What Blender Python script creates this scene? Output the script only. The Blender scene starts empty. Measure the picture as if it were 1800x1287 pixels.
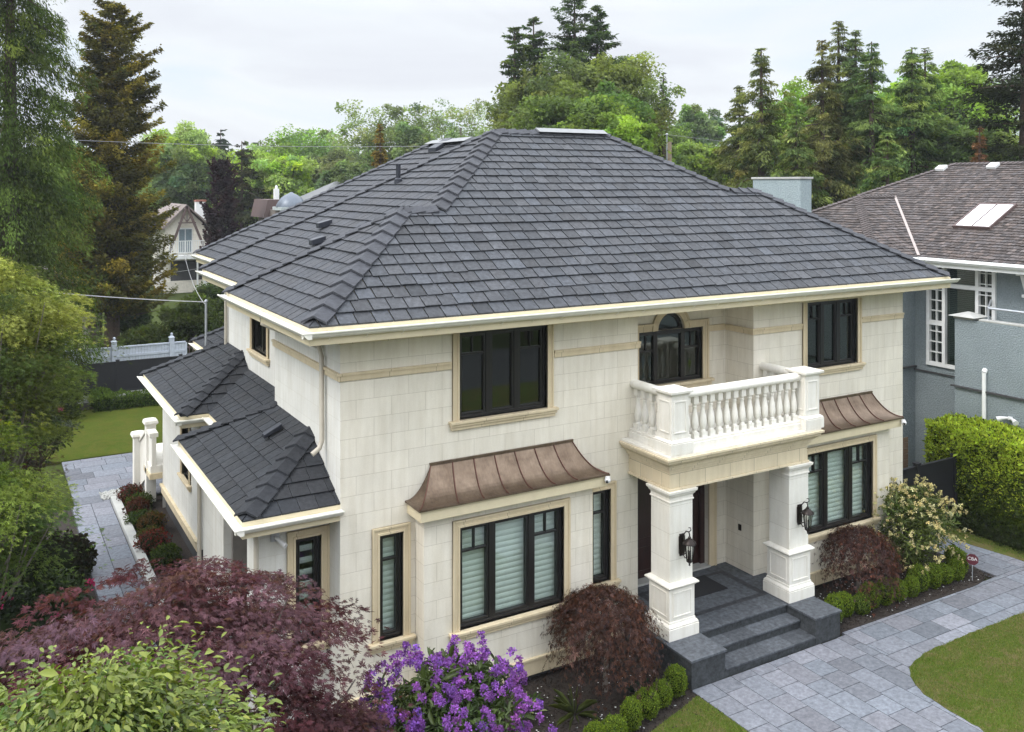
import bpy, math, random
import numpy as np
from mathutils import Vector, Matrix

# ------------------------------------------------------------------ camera, world, sun, exposure
sc = bpy.context.scene
R = math.radians
CAMH = 8.8
cam_d = bpy.data.cameras.new("camera")
cam = bpy.data.objects.new("camera", cam_d)
sc.collection.objects.link(cam)
cam.location = (0, 0, CAMH)
cam.rotation_euler = (R(90), 0, R(-30.2))
cam_d.sensor_width = 36
cam_d.lens = 36 * 1616 / 1800
cam_d.shift_y = -321.5 / 1800
cam_d.clip_start = 0.1
cam_d.clip_end = 3000
sc.camera = cam

SUN_EL, SUN_AZ = 50, 186      # elevation; compass-like angle of the sun's direction measured from +X
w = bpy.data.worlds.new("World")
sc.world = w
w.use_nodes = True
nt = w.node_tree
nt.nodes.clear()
def wn(t, **k):
    n = nt.nodes.new(t)
    for a, v in k.items(): setattr(n, a, v)
    return n
out = wn('ShaderNodeOutputWorld'); bg = wn('ShaderNodeBackground'); bg.inputs[1].default_value = 0.1
sky = wn('ShaderNodeTexSky', sky_type='NISHITA', sun_disc=False)
sky.sun_elevation = R(SUN_EL); sky.sun_rotation = R(90 - SUN_AZ); sky.altitude = 50; sky.dust_density = 2.0
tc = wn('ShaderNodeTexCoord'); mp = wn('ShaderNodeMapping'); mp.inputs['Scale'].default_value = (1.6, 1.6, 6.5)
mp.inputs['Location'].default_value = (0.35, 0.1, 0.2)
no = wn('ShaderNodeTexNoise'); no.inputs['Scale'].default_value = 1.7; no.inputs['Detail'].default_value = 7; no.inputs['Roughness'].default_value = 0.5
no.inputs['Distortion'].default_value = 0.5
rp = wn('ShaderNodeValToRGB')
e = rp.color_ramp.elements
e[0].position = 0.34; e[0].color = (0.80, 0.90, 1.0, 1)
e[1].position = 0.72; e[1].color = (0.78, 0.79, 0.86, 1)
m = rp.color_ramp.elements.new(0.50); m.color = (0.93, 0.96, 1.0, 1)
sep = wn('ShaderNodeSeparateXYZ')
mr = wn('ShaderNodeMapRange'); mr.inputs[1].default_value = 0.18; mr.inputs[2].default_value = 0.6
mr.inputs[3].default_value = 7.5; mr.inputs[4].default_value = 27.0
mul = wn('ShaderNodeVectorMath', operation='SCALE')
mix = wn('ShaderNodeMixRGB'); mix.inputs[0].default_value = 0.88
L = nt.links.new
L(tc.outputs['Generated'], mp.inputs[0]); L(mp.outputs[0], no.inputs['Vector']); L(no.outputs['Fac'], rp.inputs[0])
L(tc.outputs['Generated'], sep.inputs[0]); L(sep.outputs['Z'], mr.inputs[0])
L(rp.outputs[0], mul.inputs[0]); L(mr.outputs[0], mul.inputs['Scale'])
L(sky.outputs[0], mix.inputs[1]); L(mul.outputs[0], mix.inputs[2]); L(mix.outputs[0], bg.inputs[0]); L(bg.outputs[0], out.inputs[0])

sd = bpy.data.lights.new("sun", 'SUN'); sd.energy = 1.25; sd.angle = R(16); sd.color = (1.0, 0.95, 0.88)
sun = bpy.data.objects.new("sun", sd); sc.collection.objects.link(sun)
dv = Vector((math.cos(R(SUN_AZ)) * math.cos(R(SUN_EL)), math.sin(R(SUN_AZ)) * math.cos(R(SUN_EL)), math.sin(R(SUN_EL))))
sun.rotation_euler = dv.to_track_quat('Z', 'Y').to_euler()
sun.location = (0, 0, 40)

sc.view_settings.view_transform = 'Standard'
sc.view_settings.look = 'None'
sc.view_settings.exposure = 0.48
sc.view_settings.gamma = 1.0
sc.cycles.max_bounces = 6; sc.cycles.diffuse_bounces = 3; sc.cycles.glossy_bounces = 3
sc.cycles.transparent_max_bounces = 8; sc.cycles.transmission_bounces = 4
sc.cycles.caustics_reflective = False; sc.cycles.caustics_refractive = False

# ------------------------------------------------------------------ helpers
CF, SF = math.cos(R(59.8)), math.sin(R(59.8))
def at(px, D):
    r = (px - 900) / 1616 * D
    return CF * D + SF * r, SF * D - CF * r
def zat(y, D): return CAMH - (y - 322) * D / 1616

ORG = {}
def world_org(o): return ORG.get(o.name, (0, 0, 0)) if o is not None else (0, 0, 0)

def tag(o, label=None, cat=None, group=None, kind=None):
    if label: o['label'] = label
    if cat: o['category'] = cat
    if group: o['group'] = group
    if kind: o['kind'] = kind
    return o
def thing(name, loc, label, cat, group=None, rz=0, parent=None):
    o = bpy.data.objects.new(name, None); sc.collection.objects.link(o)
    o.location = loc; o.rotation_euler = (0, 0, rz); o.empty_display_size = 0.3
    ORG[o.name] = tuple(loc)
    return tag(o, label, cat, group)
def link_mesh(me, name, mat, parent):
    o = bpy.data.objects.new(name, me); sc.collection.objects.link(o)
    if mat is not None: me.materials.append(mat)
    if parent is not None:
        o.parent = parent
    ORG[o.name] = world_org(parent)
    return o
def npmesh(name, V, F, mat, parent=None, col=None, smooth=False):
    """V (n,3) world coords, F (m,k) same-size faces, col (n,3) per vertex"""
    V = np.asarray(V, dtype=np.float32).reshape(-1, 3) - np.array(world_org(parent), dtype=np.float32)
    F = np.asarray(F, dtype=np.int32)
    me = bpy.data.meshes.new(name)
    me.vertices.add(len(V)); me.vertices.foreach_set('co', V.ravel())
    k = F.shape[1]
    me.loops.add(F.size); me.loops.foreach_set('vertex_index', F.ravel())
    me.polygons.add(len(F)); me.polygons.foreach_set('loop_start', np.arange(0, F.size, k, dtype=np.int32))
    if smooth: me.polygons.foreach_set('use_smooth', np.ones(len(F), dtype=bool))
    me.update(calc_edges=True)
    if col is not None:
        a = me.color_attributes.new('Col', 'FLOAT_COLOR', 'POINT')
        c = np.ones((len(V), 4), dtype=np.float32); c[:, :3] = col
        a.data.foreach_set('color', c.ravel())
    return link_mesh(me, name, mat, parent)

class MB:
    def __init__(s): s.v = []; s.f = []; s.c = []; s.cc = (1, 1, 1)
    def add(s, vs, fs):
        b = len(s.v); s.v += [tuple(p) for p in vs]; s.f += [tuple(i + b for i in f) for f in fs]; s.c += [s.cc] * len(vs)
        return s
    def box(s, x0, x1, y0, y1, z0, z1):
        if x0 > x1: x0, x1 = x1, x0
        if y0 > y1: y0, y1 = y1, y0
        if z0 > z1: z0, z1 = z1, z0
        return s.add([(x0,y0,z0),(x1,y0,z0),(x1,y1,z0),(x0,y1,z0),(x0,y0,z1),(x1,y0,z1),(x1,y1,z1),(x0,y1,z1)],
              [(0,3,2,1),(4,5,6,7),(0,1,5,4),(1,2,6,5),(2,3,7,6),(3,0,4,7)])
    def cbox(s, c, sz, rz=0):
        hx, hy, hz = sz[0]/2, sz[1]/2, sz[2]/2; ca, sa = math.cos(rz), math.sin(rz)
        P = [(-hx,-hy,-hz),(hx,-hy,-hz),(hx,hy,-hz),(-hx,hy,-hz),(-hx,-hy,hz),(hx,-hy,hz),(hx,hy,hz),(-hx,hy,hz)]
        return s.add([(c[0]+p[0]*ca-p[1]*sa, c[1]+p[0]*sa+p[1]*ca, c[2]+p[2]) for p in P],
              [(0,3,2,1),(4,5,6,7),(0,1,5,4),(1,2,6,5),(2,3,7,6),(3,0,4,7)])
    def frus(s, a, b, z0, z1):   # a,b = (x0,x1,y0,y1) rectangles at z0,z1
        return s.add([(a[0],a[2],z0),(a[1],a[2],z0),(a[1],a[3],z0),(a[0],a[3],z0),(b[0],b[2],z1),(b[1],b[2],z1),(b[1],b[3],z1),(b[0],b[3],z1)],
              [(0,3,2,1),(4,5,6,7),(0,1,5,4),(1,2,6,5),(2,3,7,6),(3,0,4,7)])
    def poly(s, pts): return s.add(pts, [tuple(range(len(pts)))])
    def slab(s, pts, z0, z1):   # 2D polygon ccw extruded
        n = len(pts)
        return s.add([(p[0],p[1],z0) for p in pts] + [(p[0],p[1],z1) for p in pts],
            [tuple(range(n-1,-1,-1)), tuple(range(n,2*n))] + [(i,(i+1)%n,n+(i+1)%n,n+i) for i in range(n)])
    def prism(s, pts, d):       # 3D polygon extruded by vector d
        n = len(pts); q = [(p[0]+d[0],p[1]+d[1],p[2]+d[2]) for p in pts]
        return s.add(list(pts)+q, [tuple(range(n-1,-1,-1)), tuple(range(n,2*n))] + [(i,(i+1)%n,n+(i+1)%n,n+i) for i in range(n)])
    def lathe(s, prof, c, seg=20, axis=(0,0,1), sx=1, sy=1):   # prof [(r,z)]
        vs = []; fs = []
        for r, z in prof:
            for i in range(seg):
                a = 2*math.pi*i/seg; vs.append((c[0]+r*math.cos(a)*sx, c[1]+r*math.sin(a)*sy, c[2]+z))
        n = len(prof)
        for j in range(n-1):
            for i in range(seg):
                k = (i+1) % seg; fs.append((j*seg+i, j*seg+k, (j+1)*seg+k, (j+1)*seg+i))
        fs.append(tuple(range(seg-1,-1,-1))); fs.append(tuple((n-1)*seg+i for i in range(seg)))
        return s.add(vs, fs)
    def tube(s, pts, r, seg=8):
        pts = [Vector(p) for p in pts]; rr = r if hasattr(r, '__len__') else [r]*len(pts)
        vs = []; fs = []
        prev = None
        for i, p in enumerate(pts):
            d = (pts[min(i+1,len(pts)-1)] - pts[max(i-1,0)]).normalized()
            if prev is None:
                a = Vector((0,0,1)) if abs(d.z) < .9 else Vector((1,0,0)); u = d.cross(a).normalized()
            else:
                u = (prev - d*prev.dot(d)).normalized()
            prev = u; v = d.cross(u)
            for k in range(seg):
                t = 2*math.pi*k/seg; vs.append(p + (u*math.cos(t)+v*math.sin(t))*rr[i])
        for j in range(len(pts)-1):
            for k in range(seg):
                q = (k+1)%seg; fs.append((j*seg+k, j*seg+q, (j+1)*seg+q, (j+1)*seg+k))
        fs.append(tuple(range(seg-1,-1,-1))); fs.append(tuple((len(pts)-1)*seg+k for k in range(seg)))
        return s.add(vs, fs)
    def build(s, name, mat, parent=None, bevel=0, smooth=False, recalc=True, col=False):
        og = world_org(parent)
        me = bpy.data.meshes.new(name)
        me.from_pydata([(p[0]-og[0], p[1]-og[1], p[2]-og[2]) for p in s.v], [], s.f)
        if col:
            a = me.color_attributes.new('Col', 'FLOAT_COLOR', 'POINT')
            c = np.ones((len(s.v), 4), dtype=np.float32); c[:, :3] = np.array(s.c); a.data.foreach_set('color', c.ravel())
        if recalc:
            import bmesh
            bm = bmesh.new(); bm.from_mesh(me); bmesh.ops.recalc_face_normals(bm, faces=bm.faces); bm.to_mesh(me); bm.free()
        if smooth:
            for p in me.polygons: p.use_smooth = True
            try: me.set_sharp_from_angle(angle=R(38))
            except Exception: pass
        o = link_mesh(me, name, mat, parent)
        if bevel:
            b = o.modifiers.new('bevel', 'BEVEL'); b.width = bevel; b.segments = 2; b.limit_method = 'ANGLE'; b.angle_limit = R(40)
        return o
def copy_tree(o, parent=None):
    c = o.copy(); sc.collection.objects.link(c); c.parent = parent
    for ch in list(o.children): copy_tree(ch, c)
    return c

# ------------------------------------------------------------------ materials
class NT:
    def __init__(s, name):
        s.m = bpy.data.materials.new(name); s.m.use_nodes = True; s.t = s.m.node_tree
        s.b = s.t.nodes['Principled BSDF']; s.o = s.t.nodes['Material Output']
    def n(s, t, ins=None, **k):
        x = s.t.nodes.new(t)
        for a, v in k.items(): setattr(x, a, v)
        if ins:
            for a, v in ins.items():
                if hasattr(v, 'bl_idname') or isinstance(v, bpy.types.NodeSocket): s.t.links.new(v, x.inputs[a])
                else: x.inputs[a].default_value = v
        return x
    def l(s, a, b): s.t.links.new(a, b)
    def noise(s, scale, detail=4, rough=.55, vec=None, dist=0):
        x = s.n('ShaderNodeTexNoise', {'Scale': scale, 'Detail': detail, 'Roughness': rough, 'Distortion': dist})
        if vec is not None: s.l(vec, x.inputs['Vector'])
        return x.outputs['Fac']
    def coord(s, scale=(1,1,1), kind='Object'):
        t = s.n('ShaderNodeTexCoord'); mp = s.n('ShaderNodeMapping', {'Scale': scale}); s.l(t.outputs[kind], mp.inputs[0]); return mp.outputs[0]
    def ramp(s, fac, stops):
        r = s.n('ShaderNodeValToRGB'); el = r.color_ramp.elements
        while len(el) < len(stops): el.new(.5)
        for q, (p, c) in zip(el, stops): q.position = p; q.color = (*c, 1)
        s.l(fac, r.inputs[0]); return r.outputs[0]
    def mix(s, a, b, fac, mode='MIX'):
        x = s.n('ShaderNodeMixRGB', blend_type=mode)
        for i, v in ((0, fac), (1, a), (2, b)):
            if isinstance(v, bpy.types.NodeSocket): s.l(v, x.inputs[i])
            else: x.inputs[i].default_value = v if i == 0 else ((*v, 1) if len(v) == 3 else v)
        return x.outputs[0]
    def math(s, op, a, b=0):
        x = s.n('ShaderNodeMath', operation=op)
        for i, v in ((0, a), (1, b)):
            if isinstance(v, bpy.types.NodeSocket): s.l(v, x.inputs[i])
            else: x.inputs[i].default_value = v
        return x.outputs[0]
    def color(s, c):
        if isinstance(c, bpy.types.NodeSocket): s.l(c, s.b.inputs['Base Color'])
        else: s.b.inputs['Base Color'].default_value = (*c, 1)
    def set(s, rough=.6, metal=0, spec=None):
        if isinstance(rough, bpy.types.NodeSocket): s.l(rough, s.b.inputs['Roughness'])
        else: s.b.inputs['Roughness'].default_value = rough
        s.b.inputs['Metallic'].default_value = metal
        if spec is not None: s.b.inputs['Specular IOR Level'].default_value = spec
    def bump(s, h, strength=.3, dist=.01):
        x = s.n('ShaderNodeBump', {'Strength': strength, 'Distance': dist}); s.l(h, x.inputs['Height']); s.l(x.outputs[0], s.b.inputs['Normal']); return x
    def attr(s, name='Col'):
        return s.n('ShaderNodeAttribute', attribute_name=name).outputs['Color']

def simple(name, c, rough=.6, metal=0, var=.12, scale=6, bump=0, bscale=60):
    t = NT(name); v = t.coord()
    f = t.noise(scale, 5, .6, v)
    a = tuple(min(1, x*(1-var)) for x in c); b = tuple(min(1, x*(1+var)) for x in c)
    t.color(t.ramp(f, [(.3, a), (.7, b)])); t.set(rough, metal)
    if bump: t.bump(t.noise(bscale, 4, .6, v), bump, .01)
    return t.m

def stone(name, c, joints=True, bw=.62, rh=.31, var=.05, jc=.66, offs=(0,0,0), msz=.0045):
    t = NT(name); tcn = t.n('ShaderNodeTexCoord'); sp = t.n('ShaderNodeSeparateXYZ'); t.l(tcn.outputs['Object'], sp.inputs[0])
    u = t.math('ADD', sp.outputs['X'], sp.outputs['Y'])
    cb = t.n('ShaderNodeCombineXYZ'); t.l(t.math('ADD', u, offs[0]), cb.inputs[0]); t.l(t.math('ADD', sp.outputs['Z'], offs[1]), cb.inputs[1])
    nz = t.noise(2.2, 8, .62, tcn.outputs['Object']); nf = t.noise(35, 5, .6, tcn.outputs['Object'])
    lo = tuple(x*(1-var) for x in c); hi = tuple(min(1, x*(1+var)) for x in c)
    base = t.ramp(nz, [(.3, lo), (.7, hi)])
    base = t.mix(base, t.ramp(nf, [(.35, (.93,.93,.92)), (.65, (1,1,1))]), .55, 'MULTIPLY')
    # rain streaks / weathering, long vertical
    st = t.n('ShaderNodeMapping', {'Scale': (3.0, 3.0, .35)}); t.l(tcn.outputs['Object'], st.inputs[0])
    base = t.mix(base, t.ramp(t.noise(2.5, 6, .6, st.outputs[0]), [(.35, (.90,.885,.855)), (.6, (1,1,1))]), .9, 'MULTIPLY')
    if joints:
        br = t.n('ShaderNodeTexBrick', {'Scale': 1.0, 'Mortar Size': msz, 'Mortar Smooth': .3, 'Bias': 0.0, 'Brick Width': bw, 'Row Height': rh,
              'Color1': (1, .995, .98, 1), 'Color2': (.935, .93, .915, 1), 'Mortar': (jc, jc*.97, jc*.92, 1)}, offset=.5)
        t.l(cb.outputs[0], br.inputs['Vector'])
        base = t.mix(base, br.outputs['Color'], 1.0, 'MULTIPLY')
        h = t.math('ADD', t.math('MULTIPLY', br.outputs['Fac'], -1), t.math('MULTIPLY', nf, .25))
        t.bump(h, .35, .006)
    else: t.bump(nf, .12, .005)
    t.color(base); t.set(.75)
    return t.m

M = {}
M['stone'] = stone('limestone_blocks', (.785, .74, .648), jc=.72)
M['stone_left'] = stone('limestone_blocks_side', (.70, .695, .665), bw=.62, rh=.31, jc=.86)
M['tan'] = stone('tan_trim_stone', (.66, .56, .39), bw=.85, rh=50, jc=.5, offs=(.3, 20), msz=.006)
M['frieze'] = stone('tan_frieze_stone', (.69, .60, .44), bw=.62, rh=.6, jc=.5, offs=(.1, .1), msz=.006)
M['white'] = stone('white_cast_stone', (.79, .765, .705), joints=False, var=.04)
M['shaft'] = stone('column_stone', (.80, .785, .735), bw=9, rh=.49, jc=.7, offs=(0, .02))
M['fascia'] = simple('cream_fascia_paint', (.63, .55, .38), .5, var=.05)
M['gutter'] = simple('gutter_paint', (.80, .78, .70), .35, var=.05)
M['soffit'] = simple('soffit_paint', (.55, .48, .33), .6, var=.05)
M['black'] = simple('black_window_frame', (.012, .011, .011), .35)
M['iron'] = simple('dark_bronze_iron', (.02, .014, .012), .4, .6)
M['vent'] = simple('dark_roof_metal', (.035, .038, .05), .45, .4)
M['ventwhite'] = simple('pale_ridge_metal', (.20, .205, .21), .45, .2)
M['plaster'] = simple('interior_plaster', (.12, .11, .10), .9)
M['mulch'] = simple('dark_mulch', (.022, .015, .011), .95, var=.6, scale=30, bump=1.0, bscale=70)
M['dark'] = simple('dark_foundation', (.05, .05, .052), .9)
M['fenceblack'] = simple('black_fence_board', (.013, .013, .016), .5)
M['fencewhite'] = simple('white_fence_paint', (.50, .54, .60), .6)
M['concrete'] = simple('pale_concrete', (.40, .40, .38), .85, var=.12, scale=3, bump=.2)
M['whitepaint'] = simple('white_paint', (.78, .79, .78), .45, var=.04)
M['wood'] = simple('brown_fence_wood', (.13, .085, .055), .8)
M['bark'] = simple('tree_bark', (.075, .05, .035), .95, var=.4, scale=12, bump=.8, bscale=30)
M['barkgrey'] = simple('grey_bark', (.16, .14, .12), .95, var=.4, scale=12, bump=.8, bscale=30)
M['wire'] = simple('grey_cable', (.30, .30, .30), .5)
M['steel'] = simple('galvanised_pipe', (.45, .47, .50), .4, .5)
M['polewood'] = simple('utility_pole_wood', (.34, .27, .19), .9)
M['creamwall'] = simple('cream_siding', (.76, .71, .62), .8)
M['brownwood'] = simple('brown_timber', (.10, .065, .06), .7)
M['redbrick'] = simple('chimney_red', (.30, .13, .09), .9)
M['greydoor'] = simple('grey_garage_door', (.36, .39, .42), .6)
M['maroon'] = simple('maroon_sign', (.085, .012, .022), .4, var=.03)
M['mat'] = simple('black_doormat', (.008, .008, .01), .95)
M['leadroof'] = simple('grey_metal_dome', (.11, .13, .16), .4, .3)
M['asphalt'] = simple('asphalt', (.06, .06, .063), .9, var=.15, scale=2, bump=.3)
M['pipe'] = simple('taupe_downpipe', (.46, .42, .35), .5, var=.05)
M['plastic'] = simple('white_plastic', (.70, .70, .70), .35, var=.02)
M['blackgloss'] = simple('camera_lens_black', (.01, .01, .012), .1)

def slate(name, c, sheen=.35, streak=1.0, ax=(1,1,1)):
    t = NT(name); v = t.coord((3, 3, 3)); vs = t.coord(ax)
    a = t.attr()
    n1 = t.ramp(t.noise(4, 8, .65, v), [(.3, (.75,.75,.77)), (.7, (1.3,1.3,1.3))])
    n2 = t.ramp(t.noise(6, 6, .7, vs), [(.35, (.7,.7,.7)), (.65, (1.35,1.35,1.38))])
    b = t.mix(a, c, 1.0, 'MULTIPLY'); b = t.mix(b, n1, 1.0, 'MULTIPLY'); b = t.mix(b, n2, streak, 'MULTIPLY')
    t.color(b); t.set(t.math('ADD', t.math('MULTIPLY', t.noise(5, 5, .6, v), .4), sheen), 0, .32)
    t.bump(t.noise(9, 8, .7, vs), .55, .012)
    return t.m
M['slate_front'] = slate('slate_tiles', (.045, .048, .054), .44, .85, (2.5, 2.0, 2.0))
M['slate_side'] = slate('slate_tiles_side', (.040, .042, .048), .46, 1.0, (.8, 9, .8))
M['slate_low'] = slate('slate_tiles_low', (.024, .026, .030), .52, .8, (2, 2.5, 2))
M['cedar'] = slate('cedar_shingles', (.076, .063, .058), .6, .8, (3, 3, 3))
M['paver'] = slate('bluestone_pavers', (.150, .160, .182), .55, .5, (3, 3, 3))
M['bluestone'] = slate('bluestone_dark', (.040, .044, .047), .5, .8, (2, 2, 2))
M['tread'] = slate('bluestone_tread', (.072, .079, .088), .48, .6, (2, 2, 2))
M['bluestone_border'] = slate('bluestone_border', (.035, .037, .042), .40, .5, (2, 2, 2))

t = NT('aged_copper'); v = t.coord((1, 1, 1)); vz = t.coord((7, 3, .9))
t.color(t.mix(t.ramp(t.noise(3, 7, .65, v), [(.3, (.12, .084, .058)), (.7, (.235, .178, .13))]), t.ramp(t.noise(5, 6, .6, vz), [(.3, (.8,.78,.78)), (.7, (1.15,1.12,1.1))]), .8, 'MULTIPLY'))
t.set(t.math('ADD', t.math('MULTIPLY', t.noise(4, 5, .6, v), .25), .28), .72); t.bump(t.noise(2.5, 3, .5, v), .12, .02); M['copper'] = t.m
M['copperseam'] = simple('copper_seam', (.12, .05, .035), .5, .4)

def glass(name, tint=(.84, .885, .865), refl=.06):
    t = NT(name); t.t.nodes.remove(t.b)
    tr = t.n('ShaderNodeBsdfTransparent', {'Color': (*tint, 1)}); gl = t.n('ShaderNodeBsdfGlossy', {'Roughness': .015, 'Color': (.95, 1, .98, 1)})
    v = t.coord((1, 1, 1)); bp = t.n('ShaderNodeBump', {'Strength': .05, 'Distance': .02}); t.l(t.noise(1.2, 2, .5, v), bp.inputs['Height']); t.l(bp.outputs[0], gl.inputs['Normal'])
    fr = t.n('ShaderNodeLayerWeight', {'Blend': .5}); mx = t.n('ShaderNodeMixShader')
    t.l(t.math('ADD', t.math('MULTIPLY', t.math('POWER', fr.outputs['Facing'], 4.0), .85), refl), mx.inputs[0]); t.l(tr.outputs[0], mx.inputs[1]); t.l(gl.outputs[0], mx.inputs[2]); t.l(mx.outputs[0], t.o.inputs[0])
    return t.m
M['glass'] = glass('window_glass')
M['glassdark'] = glass('dark_window_glass', (.35, .42, .38), .08)
M['lampglass'] = glass('lamp_glass', (.8, .8, .78), .05)
t = NT('zebra_blind'); tcn = t.n('ShaderNodeTexCoord'); sp = t.n('ShaderNodeSeparateXYZ'); t.l(tcn.outputs['Object'], sp.inputs[0])
t.color(t.ramp(t.noise(3, 3, .5, tcn.outputs['Object']), [(.3, (.86, .87, .85)), (.7, (.92, .92, .90))])); t.set(.7); M['blind'] = t.m

def leafmat(name, trans=.28, rough=.65, spec=.12, lv=.66):
    t = NT(name); a = t.attr(); g = t.n('ShaderNodeNewGeometry')
    rnd = t.ramp(g.outputs['Random Per Island'], [(0, (.72,.72,.72)), (1, (1.3,1.3,1.3))])
    c = t.mix(t.mix(a, rnd, 1.0, 'MULTIPLY'), (lv, lv, lv*.85), 1.0, 'MULTIPLY'); t.color(c); t.set(rough, 0, spec)
    tr = t.n('ShaderNodeBsdfTranslucent'); t.l(t.mix(c, (1.3, 1.4, .7), 1.0, 'MULTIPLY'), tr.inputs[0])
    mx = t.n('ShaderNodeMixShader', {0: trans}); t.l(t.b.outputs[0], mx.inputs[1]); t.l(tr.outputs[0], mx.inputs[2]); t.l(mx.outputs[0], t.o.inputs[0])
    return t.m
M['leaf'] = leafmat('leaf', .48)
M['leafgloss'] = leafmat('glossy_leaf', .25, .4, .3)
M['needle'] = leafmat('needle', .34, .9, .04, .60)
M['petal'] = leafmat('petal', .35, .6, .2)

def grassmat(name, lo, hi, dry, dryamt):
    t = NT(name); v = t.coord()
    b = t.ramp(t.noise(.5, 8, .7, v), [(.32, lo), (.68, hi)])
    b = t.mix(b, t.ramp(t.noise(60, 3, .7, v), [(.3, (.6,.6,.55)), (.7, (1.45,1.45,1.35))]), 1.0, 'MULTIPLY')
    b = t.mix(b, dry, t.ramp(t.noise(1.6, 9, .75, v, 1.5), [(.45, (0,0,0)), (.62, (dryamt,)*3)]))
    t.color(b); t.set(.95, 0, .05); t.bump(t.noise(90, 4, .7, v), .9, .03); return t.m
M['lawn'] = grassmat('lawn_grass', (.044, .066, .008), (.072, .094, .014), (.10, .085, .02), .5)
M['lawnfront'] = grassmat('front_lawn_grass', (.062, .096, .014), (.096, .132, .024), (.17, .13, .065), .9)
M['ground'] = grassmat('ground_grass', (.03, .045, .012), (.06, .08, .02), (.09, .08, .04), .3)

def stucco(name, c, b=.9, scale=26):
    t = NT(name); v = t.coord()
    t.color(t.mix(t.ramp(t.noise(1.5, 5, .6, v), [(.3, tuple(x*.92 for x in c)), (.7, tuple(x*1.06 for x in c))]),
                  t.ramp(t.noise(scale, 3, .5, v), [(.35, (.82,.84,.85)), (.6, (1.08,1.08,1.08))]), .8, 'MULTIPLY'))
    t.set(.9); t.bump(t.noise(scale, 4, .55, v), b, .04); return t.m
M['stucco'] = stucco('grey_blue_stucco', (.235, .275, .29))
M['stuccochim'] = stucco('chimney_stucco', (.30, .36, .375), .8, 20)
# ------------------------------------------------------------------ tiled roofs
def clip_poly(sub, clip):
    outp = sub
    n = len(clip)
    for i in range(n):
        ax, ay = clip[i]; bx, by = clip[(i+1) % n]
        inp = outp; outp = []
        if not inp: break
        def side(p): return (bx-ax)*(p[1]-ay) - (by-ay)*(p[0]-ax)
        for j in range(len(inp)):
            p = inp[j]; q = inp[(j+1) % len(inp)]
            sp_, sq = side(p), side(q)
            if sp_ >= 0: outp.append(p)
            if (sp_ > 0 and sq < 0) or (sp_ < 0 and sq > 0):
                t = sp_/(sp_-sq); outp.append((p[0]+(q[0]-p[0])*t, p[1]+(q[1]-p[1])*t))
    return outp
def tiles(mb, polys, o, u, v, expo=.29, tw=.30, th=.028, seed=1, var=.16, gap=.004, jit=.04, wjit=.0, tilt=True, hue=.03, lift=0.0):
    """polys: list of convex 3D polygons on the plane through o spanned by u (along eave) and v (up slope)"""
    rng = random.Random(seed)
    o = Vector(o); u = Vector(u).normalized(); v = Vector(v).normalized(); n = u.cross(v).normalized()
    if n.z < 0: n = -n
    P2 = []
    for p in polys:
        q = [((Vector(a)-o).dot(u), (Vector(a)-o).dot(v)) for a in p]
        ar = sum(q[i][0]*q[(i+1)%len(q)][1]-q[(i+1)%len(q)][0]*q[i][1] for i in range(len(q)))
        P2.append(q if ar > 0 else q[::-1])
    umin = min(a[0] for q in P2 for a in q); umax = max(a[0] for q in P2 for a in q)
    vmin = min(a[1] for q in P2 for a in q); vmax = max(a[1] for q in P2 for a in q)
    k = int(math.floor(vmin/expo))
    while k*expo < vmax:
        v0 = k*expo; x = umin - tw*rng.random() - (tw*.5 if k % 2 else 0)
        rowl = rng.uniform(-.004, .004)
        while x < umax:
            wd = tw*(1+rng.uniform(-wjit, wjit))
            g = 1+rng.gauss(0, var); g = max(.55, min(1.6, g)); h = rng.uniform(-hue, hue)
            mb.cc = (g*(1+h), g, g*(1-h))
            dz = rng.uniform(0, .006); vj = rng.uniform(0, jit)*expo*.3
            rect = [(x+gap, v0-vj), (x+wd-gap, v0-vj), (x+wd-gap, v0+expo), (x+gap, v0+expo)]
            for q in P2:
                c = clip_poly(rect, q)
                if len(c) < 3: continue
                top = []; bot = []
                for a in c:
                    hh = lift + (th*(1-(a[1]-v0)/expo)+.002 if tilt else th) + dz + rowl
                    b = o + u*a[0] + v*a[1]
                    top.append(b + n*hh); bot.append(b + n*(lift-.004))
                m_ = len(c)
                mb.add(top+bot, [tuple(range(m_))] + [(i, m_+i, m_+(i+1)%m_, (i+1)%m_) for i in range(m_)])
            x += wd
        k += 1
    mb.cc = (1, 1, 1)
def caps(mb, p0, p1, n1, n2, w=.17, ln=.36, ex=.29, th=.03, seed=3, var=.1):
    """overlapping ridge caps from p0 (low) to p1 (high); n1,n2 horizontal outward directions of the two slopes with their drop"""
    rng = random.Random(seed); p0 = Vector(p0); p1 = Vector(p1); d = p1-p0; Lh = d.length; d.normalize()
    n1 = Vector(n1); n2 = Vector(n2); up = Vector((0,0,1)); k = 0
    while k*ex < Lh-.02:
        a = k*ex; b = min(a+ln, Lh+.05)
        g = 1+rng.gauss(0, var); mb.cc = (g, g, g*1.02)
        A = p0+d*a+up*(.052+th); B = p0+d*b+up*.035
        a1, a2 = A+n1*w, A+n2*w; b1, b2 = B+n1*w, B+n2*w
        t = up*th
        mb.add([a1, A, a2, b1, B, b2, a1-t, A-t, a2-t], [(0,1,4,3), (1,2,5,4), (0,6,7,1), (1,7,8,2), (0,3,6), (2,8,5)])
        k += 1
    mb.cc = (1,1,1)

S = .635; ZE = 6.62
def fz(Y): return ZE + S*(Y-13.45)
PZ = fz(18.8)
HOUSE = thing('stone_house', (12.0, 19.0, 0), 'large two storey cream limestone house under a dark grey slate hip roof with pillared entrance', 'house')

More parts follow.
